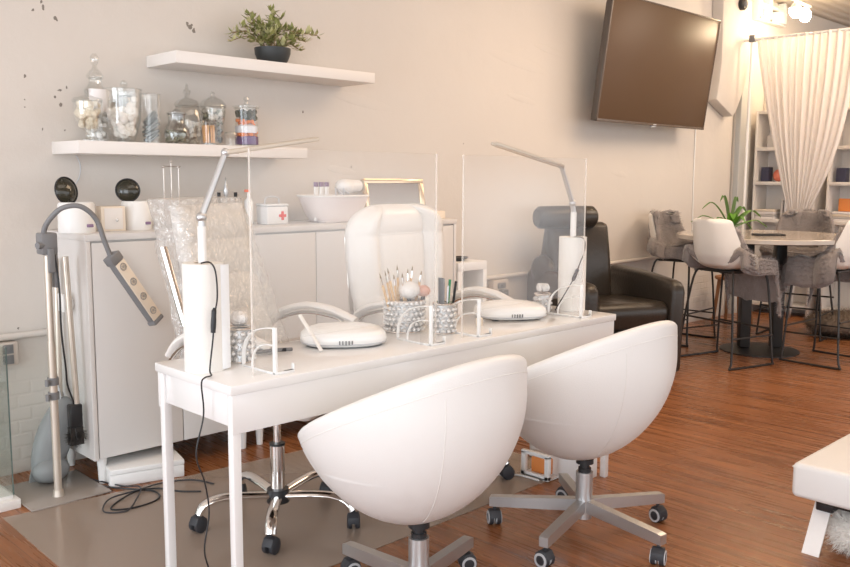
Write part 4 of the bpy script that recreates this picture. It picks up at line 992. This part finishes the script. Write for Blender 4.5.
# local axes: x along the strip, y depth, z across
mb = MB(); mb.box(0, ln, -.016, .016, -.026, .026, mtx=q, bev=.004); hd = mb.build('head', 'grey', t)
mb = MB(); mb.box(.03, ln-.015, -.0195, -.0155, -.023, .026, mtx=q, bev=.001); mb.build('face_plate', 'cream', hd)
mb = MB(); mb.box(-.008, .028, -.021, .021, -.030, .030, mtx=q, bev=.006); mb.build('end_cap', 'grey', hd)
mb = MB(); mb.box(ln-.014, ln+.004, -.021, .021, -.028, .028, mtx=q, bev=.005); mb.build('end_cap', 'grey', hd)
for k in range(4):
    c = q @ Matrix.Translation((.052+k*(ln-.085)/3.25, -.020, .002)) @ Matrix.Rotation(R(90), 4, 'X')
    mb = MB(); mb.ring(.0135, .0022, mtx=c, seg=20); mb.lathe([(0, .001), (.006, .001), (.006, .002), (0, .002)], 12, mtx=c)
    for j in range(8): a = j*PI/4; mb.ball((.0095*math.cos(a), .0095*math.sin(a), .001), .0018, seg=6, rings=4, mtx=None) if False else mb.lathe([(0, 0), (.0018, 0), (0, .003)], 6, c=(.0095*math.cos(a), .0095*math.sin(a), 0), mtx=c)
    mb.build('round_lamp', 'led', hd)
# lobby dustpan and broom
t = thing('dustpan', 'grey upright dustpan leaning beside the sideboard behind the lamp stand', 'dustpan', (1.29, -.20, .0098))
mb = MB()
tl_ = Matrix.Rotation(R(20), 4, 'Y')
mb.ball((.015, -.01, .165), .072, .055, .175, 28, 18, mtx=tl_)
mb.ball((-.012, -.045, .055), .070, .045, .050, 24, 12)
mb.prism([(-.075, .0), (.055, .0), (.085, .14), (.095, .28), (.05, .31), (-.02, .20)], 'y', .02, .032)
mb.build('pan', 'dustgrey', t)
mb = MB(); mb.tube([(.05, .0, .27), (.045, .0, .36), (.035, .02, .41), (.075, .03, .33)], .012, 8, sub=5, flat=(.02, .006)); mb.build('neck', 'greylight', t)
mb = MB(); mb.cyl((.055, .01, .33), (.072, .03, .88), .0115, seg=12); mb.build('handle', 'pole', t)
t = thing('broom', 'broom with beige pole and dark bristles tucked behind the grey dustpan', 'broom', (1.335, -.35, .0098))
mb = MB(); mb.cyl((.012, 0, .30), (.0, .02, .90), .0115, seg=12); mb.build('handle', 'pole', t)
mb = MB(); mb.box(-.022, .026, -.020, .020, .24, .33, bev=.006); mb.build('broom_head', 'black', t)
mb = MB(); mb.prism([(-.022, .24), (.026, .24), (.028, .17), (-.024, .17)], 'y', -.016, .016); fuzz(mb, 400, .02, .001, 6); mb.build('bristles', 'blackmetal', t)
mb = MB(); mb.tube([(1.262, -.415, .93), (1.270, -.425, .80), (1.272, -.42, .65), (1.290, -.40, .50), (1.31, -.36, .42), (1.335, -.35, .34), (1.33, -.36, .27), (1.335, -.37, .20)], .0035, 7, sub=6); mb.build('power_cord', 'black', HL, loc=(-1.243, .395, -.0028))
# tangled cables on the floor
cab = [(1.36, -.29, .006), (1.42, -.42, .006), (1.47, -.50, .006), (1.53, -.60, .007), (1.50, -.68, .006), (1.40, -.70, .006), (1.33, -.66, .006), (1.38, -.60, .006), (1.48, -.56, .011), (1.56, -.58, .006), (1.60, -.66, .006), (1.66, -.72, .006)]
mb = MB(); mb.tube(cab, .0035, 7, sub=8); tag(mb.build('floor_cable', 'black'), 'black cable looped on the floor near the sideboard leg', 'cable')
cab = [(1.40, -.25, .006), (1.455, -.47, .0145), (1.50, -.54, .016), (1.42, -.66, .014), (1.36, -.71, .006), (1.30, -.66, .006), (1.36, -.575, .0145), (1.47, -.57, .018), (1.60, -.53, .006), (1.70, -.58, .006), (1.74, -.68, .006)]
mb = MB(); mb.tube(cab, .003, 7, sub=8); tag(mb.build('floor_cable', 'rubber'), 'thinner dark cable crossing the loop and running under the desk', 'cable')
# glass display case at the left edge
t = thing('display_case', 'glass display case with a white base at the far left edge', 'display case', (.86, -.20, 0))
mb = MB(); mb.box(-.24, .245, -.20, .16, 0, .035, bev=.003); mb.build('base', 'white', t)
mb = MB(); mb.box(-.22, .225, -.18, .14, .035, .05, bev=.002); mb.build('floor_panel', 'white', t)
for (a, b, c, e) in [(-.22, .225, -.183, -.178), (-.22, .225, .14, .145), (.222, .227, -.178, .14), (-.225, -.22, -.178, .14)]:
    mb = MB(); mb.box(a, b, c, e, .05, .60); mb.build('glass_pane', 'caseglass', t)
for (x, y) in ((.226, -.182), (.226, .142), (-.222, -.182)):
    mb = MB(); mb.box(x-.002, x+.002, y-.002, y+.002, .05, .60); mb.build('glass_edge', 'caseedge', t)
mb = MB(); mb.box(-.22, .225, -.18, .14, .60, .606); mb.build('glass_top', 'caseglass', t)
# white box and open frame under the right half
t = thing('pedestal_box', 'white box standing on the floor behind the right tub chair base', 'box', (2.79, -1.54, 0))
mb = MB(); mb.box(0, .135, -.135, .10, 0.0, .135, bev=.003); mb.build('body', 'white', t)
mb = MB(); mb.box(-.004, .139, -.139, .104, .135, .150, bev=.003); mb.build('top_panel', 'white', t)
t = thing('power_strip_tray', 'open white tray frame on the floor left of the white box', 'tray', (2.72, -1.44, .003))
mb = MB(); mb.box(0, .02, -.02, 0, 0, .10, bev=.002); mb.box(.0, .02, -.14, -.12, 0, .10, bev=.002); mb.box(0, .02, -.14, 0, 0, .018, bev=.002); mb.box(0, .10, -.14, 0, 0, .006); mb.box(0.0, .02, -.14, 0, .09, .105, bev=.002); mb.build('frame', 'white', t)
mb = MB(); mb.box(.03, .08, -.11, -.03, .008, .075, bev=.004); tag(mb.build('parcel', 'orangebook', loc=(2.72, -1.44, .003)), 'small orange box inside the open white tray', 'box')
mb = MB(); mb.tube([(2.35, -1.30, .007), (2.50, -1.33, .007), (2.62, -1.38, .007), (2.69, -1.45, .007), (2.70, -1.55, .007)], .004, 7); tag(mb.build('extension_cord', 'white'), 'white cord lying on the mat leading to the tray', 'cord')

# ================================================================== RECLINER
t = thing('recliner', 'dark brown leather recliner with bolster headrest against the wall', 'armchair', (4.66, -.50, 0), R(-25))
def slab(name, pts, x0, x1, bev, m='brownleather', parent=None):
    mb = MB(); mb.prism(pts, 'x', x0, x1, bev=bev); return mb.build(name, m, parent or t, ang=50)
slab('arm', [(-.40, .03), (-.42, .55), (-.38, .60), (-.10, .625), (.30, .64), (.38, .60), (.38, .03)], -.345, -.25, .03)
slab('arm', [(-.40, .03), (-.42, .55), (-.38, .60), (-.10, .625), (.30, .64), (.38, .60), (.38, .03)], .25, .345, .03)
slab('seat', [(-.36, .30), (-.40, .42), (-.36, .475), (.25, .45), (.25, .28)], -.249, .249, .03)
slab('footrest', [(-.36, .04), (-.385, .10), (-.385, .28), (-.36, .295), (-.28, .28), (-.28, .04)], -.235, .235, .015)
slab('frame', [(-.28, .03), (-.28, .27), (.36, .27), (.36, .03)], -.235, .235, .01)
slab('backrest', [(.12, .44), (.15, .70), (.20, .93), (.29, .93), (.37, .60), (.36, .30), (.20, .30)], -.27, .17, .035)
mb = MB(); mb.ball((-.30, .22, .62), .06, .13, .10, 18, 12); mb.build('wing', 'brownleather', t)
mb = MB(); mb.lathe([(0, -.212), (.055, -.210), (.072, -.19), (.075, 0), (.072, .19), (.055, .210), (0, .212)], 28, mtx=Matrix.Translation((-.155, .20, .965)) @ Matrix.Rotation(R(90), 4, 'Y')); mb.build('headrest_bolster', 'brownleather', t)

# ================================================================== TABLE AND BAR STOOLS
t = thing('bar_table', 'round grey stone-topped pedestal table at the right', 'table', (6.0, -.95, 0))
mb = MB(); mb.lathe([(0, .795), (.58, .795), (.60, .80), (.60, .825), (.595, .83), (0, .83)], 72); mb.build('tabletop', 'marble', t)
for s_ in (-1, 1):
    mb = MB(); mb.box(s_*.115-.036, s_*.115+.036, -.036, .036, .03, .795, mtx=Matrix.Rotation(R(-44), 4, 'Z'), bev=.004); mb.build('column', 'blackmetal', t)
mb = MB(); mb.lathe([(0, 0), (.27, 0), (.27, .008), (.22, .02), (.05, .032), (0, .032)], 48); mb.build('base_plate', 'blackmetal', t)
mb = MB(); mb.box(-.25, .25, -.2, .2, .78, .795, mtx=Matrix.Rotation(R(-44), 4, 'Z')); mb.build('under_plate', 'blackmetal', t)

def stool_shell():
    """bucket seat, front is local -y"""
    prof = [(-.20, .615), (-.19, .635), (-.12, .640), (0, .630), (.09, .635), (.15, .665), (.185, .72), (.205, .79), (.22, .86), (.232, .93), (.236, .955)]
    def f(u, v):
        i = v*10; j = min(int(i), 9); fr = i-j; y = prof[j][0]*(1-fr)+prof[j+1][0]*fr; z = prof[j][1]*(1-fr)+prof[j+1][1]*fr
        xx = 2*u-1; hw = .215 if v < .5 else .215-.05*(v-.5)/.5*1.3
        if v > .92: hw *= math.sqrt(max(.3, 1-((v-.92)/.10)**2))
        if v < .08: hw *= .9+.1*v/.08
        lift = .075*abs(xx)**3.0
        if v < .5: return (hw*xx, y, z+lift*(.3+v*1.4))
        return (hw*xx, y-lift*1.2*(1.3-(v-.5)), z+lift*(1-v)*1.0)
    return f
def stool(x, y, rz, label):
    t = thing('bar_stool', label, 'bar stool', (x, y, 0), rz, None)
    mb = MB(); mb.surf(stool_shell(), 28, 40, thick=.008); mb.build('seat_shell', 'shell', t, ang=60)
    for s_ in (-1, 1):
        X = s_*.235
        mb = MB(); mb.tube([(s_*.13, -.13, .612), (X*.80, -.165, .56), (X*.98, -.19, .09), (X, -.195, .020), (X, -.17, .0075), (X, .17, .0075), (X, .195, .020), (X*.98, .18, .09), (X*.72, .13, .56), (s_*.13, .09, .612)], .0075, 8, sub=6); mb.build('sled_leg', 'blackmetal', t)
    mb = MB(); mb.cyl((-.225, -.185, .24), (.225, -.185, .24), .0065, seg=8); mb.build('footrest', 'blackmetal', t)
    mb = MB(); mb.cyl((-.222, .175, .30), (.222, .175, .30), .0065, seg=8); mb.build('rear_bar', 'blackmetal', t)
    for s_ in (-1, 1):
        mb = MB(); mb.cyl((s_*.228, -.19, .20), (s_*.228, .185, .20), .0055, seg=8); mb.build('side_bar', 'blackmetal', t)
    mb = MB(); mb.box(-.14, .14, -.14, .10, .606, .622, bev=.003); mb.build('seat_plate', 'blackmetal', t)
    return t
def throw(x, y, rz, label, v0, v1, uw, drape, seed, hang=.0, off=.026):
    """fur laid on the seat shell: follows the shell, then hangs over the sides / front"""
    f = stool_shell()
    def g(u, v):
        vv = v0+(v1-v0)*v; cu = (u-.5)*2*uw
        uu = min(1, max(0, .5+cu*.5)); p = Vector(f(uu, min(1, max(0, vv))))
        # normal-ish offset towards the sitter
        if vv < .5: p += Vector((0, 0, off))
        else: p += Vector((0, -off*1.1, off*.2))
        ex = abs(cu)-1
        if ex > 0:
            sg = 1 if cu > 0 else -1
            p += Vector((sg*(.018+.02*min(1, ex*4)), 0, -ex*drape)) 
        if vv < 0: p += Vector((0, -.02+vv*.10, vv*hang))
        if vv > 1: p += Vector((0, .05+.03*(vv-1), -(vv-1)*.9+.01))
        p += Vector((0, -.5, 1))*.022*abs(noise.noise(p*9+Vector((seed, 0, 0)))); p.x += .012*noise.noise(p*7+Vector((0, seed, 3)))
        return p
    mb = MB(); mb.surf(g, 44, 56, thick=.022); fuzz(mb, 11000, .026, .0016, seed, True)
    o = mb.build('fur_throw', 'fur', ang=180); o.location = (x, y, 0); o.rotation_euler = (0, 0, rz)
    return tag(o, label, 'throw')
S = [(5.46, -.95, R(74)), (5.95, -.33, R(3)), (5.99, -1.42, R(176)), (6.82, -.87, R(-84))]
labs = ['white shell bar stool left of the table with its back to the camera', 'bar stool nearest the wall with its back covered in grey fur', 'white shell bar stool cut by the right edge of the photo', 'bar stool on the far side of the table, back covered in fur']
s0 = stool(*S[0], labs[0])
for s_, lb in zip(S[1:], labs[1:]): dup(s0, (s_[0], s_[1], 0), s_[2], lb)
throw(*S[0], 'grey fur throw spilling over the front of the white-backed left stool', -.45, .84, 1.26, .42, 1, hang=.55)
throw(*S[1], 'grey fur throw covering the back of the stool nearest the wall', -.10, 1.25, 1.38, .22, 2, hang=.4, off=.030)
throw(*S[2], 'grey fur throw draped over the seat of the right-edge stool', -.25, .85, 1.45, .45, 3, hang=.6)
throw(*S[3], 'grey fur throw over the back of the stool behind the table', -.2, 1.30, 1.12, .22, 4, hang=.4)

# plant on the table
t = thing('potted_plant', 'green strap-leaved plant in a dark pot on the round table', 'plant', (5.98, -.70, .83))
mb = MB(); mb.lathe([(0, 0), (.05, 0), (.06, .035), (.055, .035), (.05, .02), (0, .02)], 24); mb.build('pot', 'pot', t)
rnd = random.Random(21)
leaves = [(-.26, .08, .10), (-.20, .02, .20), (-.08, .0, .25), (.05, 0, .24), (.12, .02, .17), (.24, .06, .14), (.26, -.02, .07), (-.12, .0, .09), (.16, 0, .05), (.05, .05, .12), (-.24, -.05, .06), (0, -.06, .12), (.08, -.08, .10)]
for k, (dx, dy, h) in enumerate(leaves):
    R_ = Vector((.712, -.702, 0)); F_ = Vector((.702, .712, 0))
    e = R_*dx+F_*dy
    def f(u, v, e=e, h=h):
        c = e*v; z = .02+h*math.sin(min(1, v*1.25)*PI/2)*1.0-(.05*max(0, v-.7)/.3)
        sd = Vector((-e.y, e.x, 0)); sd = sd.normalized() if sd.length > 1e-4 else Vector((1, 0, 0))
        if e.length < .03: sd = R_
        wv = .034*math.sin(PI*min(1, .15+v*.85))**.7
        return c+sd*(2*u-1)*wv+Vector((0, 0, z-.006*abs(2*u-1)*-1))
    mb = MB(); mb.surf(f, 4, 14, thick=.0015); mb.build('leaf', 'aloe', t)
mb = MB(); mb.box(-.10, .10, -.05, .05, 0, .012, bev=.003); o = mb.build('black_tray', 'black', loc=(5.90, -1.02, .83)); o.rotation_euler = (0, 0, R(-44)); tag(o, 'small flat black tray on the round table', 'tray')

# ================================================================== SHELVES AND CURTAINS BEHIND THE TABLE
def shelving(x, y0, y1, levels, label, top):
    t = thing('shelving_unit', label, 'shelving', (x, y0, 0))
    w_ = y1-y0
    for yy in (0, w_): 
        mb = MB(); mb.box(0, .26, yy-.02 if yy else 0, yy if yy else .02, 0, top, bev=.002) if yy > 0 else mb.box(0, .26, 0, .02, 0, top, bev=.002); mb.build('side_panel', 'shelf', t)
    mb = MB(); mb.box(.25, .26, .02, w_-.02, 0, top); mb.build('back_panel', 'shelf', t)
    for z in levels:
        mb = MB(); mb.box(0, .25, .02, w_-.02, z-.03, z, bev=.002); mb.build('shelf', 'shelf', t)
    return t
lv = [.10, .49, .86, 1.195, 1.50, 1.827]
shelving(7.72, -.60, -.045, lv, 'white shelving unit behind the left sheer curtain', 1.827)
shelving(7.72, -1.34, -.70, lv, 'white shelving unit showing at the right edge between the curtains', 1.827)
mb = MB(); mb.box(8.0, 8.06, -3.2, .015, 0, 2.15); struct(mb.build('wall_partition', 'wall', smooth=False))
def item(name, m, x, y, z, sx, sy, sz, label, cat, rx=0, bev=.004, group=None):
    mb = MB(); mb.box(-sx/2, sx/2, -sy/2, sy/2, 0, sz, bev=bev); o = mb.build(name, m, loc=(x, y, z)); o.rotation_euler = (rx, 0, 0); return tag(o, label, cat, group)
item('tea_tin', 'greybook', 7.82, -.16, 1.50, .06, .07, .11, 'small grey tin on the upper shelf of the left unit', 'tin')
item('handbag', 'navy', 7.82, -.125, 1.195, .09, .07, .13, 'dark leaning pouch on the left shelving unit', 'pouch', rx=0)
mb = MB(); mb.ball((0, 0, .055), .04, .05, .055); mb.ball((0, -.05, .05), .04, .04, .05); tag(mb.build('soft_toy', 'pinkred', loc=(7.82, -.235, 1.195)), 'coral pink rounded item beside the dark pouch on the left shelving unit', 'ornament')
t = thing('bottle', 'brown bottle on the upper shelf near the grey tin', 'bottle', (7.80, -.25, 1.50))
mb = MB(); mb.lathe([(0, 0), (.02, 0), (.02, .05), (.008, .065), (.008, .085), (0, .085)], 14); mb.build('bottle_body', 'stem', t)
for k in range(6):
    item('magazine', ['greybook', 'label', 'cream', 'greybook', 'label', 'greylight'][k], 7.82, -.30-.035*k, .86, .12, .018, .17+.012*(k % 3), ['leftmost', 'second from left', 'third from left', 'fourth from left', 'fifth from left', 'rightmost'][k]+' of the pale upright magazines on the left shelving unit', 'magazine', group='upright magazines on the left shelving unit')
for k in range(4):
    item('folded_paper', ['label', 'greybook', 'label', 'cream'][k], 7.80, -.16, .86+.022*k, .14, .18, .02, ['bottom', 'second lowest', 'second highest', 'topmost'][k]+' pale flat booklet in the low stack on the left unit', 'booklet', group='stacked booklets on the left shelving unit')
item('handbag', 'navy', 7.82, -.79, 1.195, .09, .08, .12, 'dark pouch on the right-edge shelving unit', 'pouch')
item('picture_book', 'orangebook', 7.80, -.83, .945, .02, .10, .11, 'orange cover standing on the right-edge shelving unit', 'book')
for k in range(4): item('folded_paper', ['label', 'greybook', 'cream', 'label'][k], 7.80, -.86, .86+.021*k, .14, .22, .02, ['bottom', 'second lowest', 'second highest', 'topmost'][k]+' pale flat booklet in the stack under the orange cover', 'booklet', group='stacked booklets on the right-edge unit')

t = thing('curtain_rod', 'white curtain rod and post carrying the sheer curtains', 'curtain rod', (7.3, -.17, 0))
mb = MB(); mb.cyl((0, .14, 2.39), (0, -2.6, 2.39), .012, seg=12); mb.build('rod', 'white', t)
mb = MB(); mb.cyl((0, 0, 0), (0, 0, 2.42), .011, seg=12); mb.build('post', 'white', t)
mb = MB(); mb.box(-.02, .02, -.03, .02, 2.37, 2.43, bev=.004); mb.build('bracket', 'grey', t)
def sheer(y0, y1, yt0, yt1, zt, label, folds):
    def f(u, v):
        z = 2.40-(2.40-zt)*v
        k = v**(1.25+1.2*u)
        a = y0+(y1-y0)*u; b = yt0+(yt1-yt0)*u
        # curves in as it falls to the tie
        y = a*(1-k)+b*k
        amp = .020*(1-.45*v)
        return (7.3+amp*math.sin(u*2*PI*folds+.5*math.sin(v*3))+.01*math.sin(u*57)*(1-v*.5), y, z)
    mb = MB(); mb.surf(f, 200, 40, thick=.0012); c = mb.build('sheer_curtain', 'curtain', ang=180)
    return c
def sheer_thing(y0, y1, yt0, yt1, label, folds):
    t = thing('sheer_curtain', label, 'curtain', (0, 0, 0))
    c = sheer(y0, y1, yt0, yt1, .90, None, folds); c.name = 'drape'; c.parent = t
    mb = MB(); mb.surf(lambda u, v: (7.3+.022*math.sin(u*2*PI*8), (yt0+(yt1-yt0)*u)*(1-v)+(yt0-.02+(yt1-yt0+.10)*u)*v, .90-.85*v), 100, 10, thick=.0012); mb.build('lower_drape', 'curtain', t, ang=180)
    mb = MB(); mb.ring((yt0-yt1)*.55, .010, c=(7.3, (yt0+yt1)/2, .90), seg=20); mb.build('tieback', 'white', t)
sheer_thing(-.215, -1.02, -.565, -.70, 'left white sheer curtain gathered to a tie behind the table', 13)
sheer_thing(-1.00, -1.75, -1.40, -1.55, 'right white sheer curtain at the photo edge', 11)
# ceiling spot with bulbs
t = thing('track_light', 'bright warm ceiling spotlight glaring above the sheer curtains', 'light', (7.6, -.40, 2.84))
mb = MB(); mb.cyl((0, 0, -.10), (0, 0, 0), .008, seg=10); mb.build('stem', 'white', t)
for k, (dx, dy) in enumerate([(0, 0), (.25, .02)]):
    mb = MB(); mb.ball((dx, dy, -.20), .05, .05, .06, 16, 10); mb.build('bulb', 'bulb', t)
    mb = MB(); mb.lathe([(.018, -.13), (.03, -.145), (.055, -.18), (.052, -.18), (.027, -.147), (.015, -.13)], 20, c=(dx, dy, 0), close=True); mb.build('shade', 'white', t)
mb = MB(); mb.cyl((-.1, 0, -.115), (.35, .02, -.115), .012, seg=10); mb.build('track', 'white', t)
d = bpy.data.lights.new('track_light_glow', 'POINT'); d.energy = 14; d.color = (1, .76, .5); d.shadow_soft_size = .06
o = bpy.data.objects.new('track_light_glow', d); C.objects.link(o); o.location = (0.1, -.10, -.30); o.parent = t
# furry floor pouf and a wooden stool
mb = MB(); mb.ball((0, 0, .075), .34, .28, .085, 30, 14); fuzz(mb, 4200, .035, .002, 8); o = mb.build('fur_pouf', 'brownfur', ang=180, loc=(7.15, -1.12, 0.01)); tag(o, 'low brown furry cushion on the floor behind the right stool', 'cushion')
t = thing('wooden_stool', 'small brown wooden stool on the floor behind the round table', 'stool', (6.95, -.28, 0))
for (x, y) in ((-.10, -.10), (.10, -.10), (-.10, .10), (.10, .10)):
    mb = MB(); mb.cyl((x*1.15, y*1.15, 0), (x*.85, y*.85, .38), .013, .016, 10); mb.build('leg', 'woodbrown', t)
mb = MB(); mb.lathe([(0, .38), (.15, .38), (.155, .39), (.15, .405), (0, .405)], 28); mb.build('seat', 'woodbrown', t)

# ================================================================== BENCH (right foreground)
t = thing('sofa_bed', 'white leather sofa bed corner with a chrome leg at right edge', 'sofa', (2.765, -2.525, 0))
mb = MB(); mb.box(0, 1.1, -.85, 0, .19, .305, bev=.018, seg=4); mb.build('seat_cushion', 'leather', t)
mb = MB(); mb.tube([(.004, -.004, .290), (.004, -.84, .290)], .0022, 6, smooth=False); mb.tube([(.004, -.002, .290), (1.09, -.002, .290)], .0022, 6, smooth=False); mb.build('piping', 'seam', t)
mb = MB(); mb.box(.06, 1.04, -.79, -.06, .165, .19, bev=.004); mb.build('frame', 'blackmetal', t)
for (x, y, s_) in ((.085, -.06, 1), (.085, -.78, 1), (1.0, -.06, -1), (1.0, -.78, -1)):
    mb = MB(); mb.prism([(x-.055*s_, 0), (x-.055*s_+.006, 0), (x+.05*s_+.006, .17), (x+.05*s_, .17)], 'y', y-.03, y+.025); mb.build('leg', mat('bright_leg_metal', (.93, .93, .93), .28, metal=.45), t, smooth=False)
mb = MB(); mb.box(.10, .16, -.10, -.045, .13, .17, bev=.004); mb.build('leg_mount', 'black', t)
mb = MB(); mb.box(.48, .62, -.85, 0, .30, .56, bev=.04, seg=4); mb.build('backrest', 'leather', t) if False else mb.bm.free()
mb = MB(); mb.ball((0, 0, .075), .13, .10, .072, 24, 12); fuzz(mb, 2600, .035, .0016, 9); o = mb.build('fur_cushion', 'whitefur', ang=180, loc=(2.96, -2.70, 0.0)); tag(o, 'fluffy white fur cushion on the floor under the sofa bed', 'cushion')
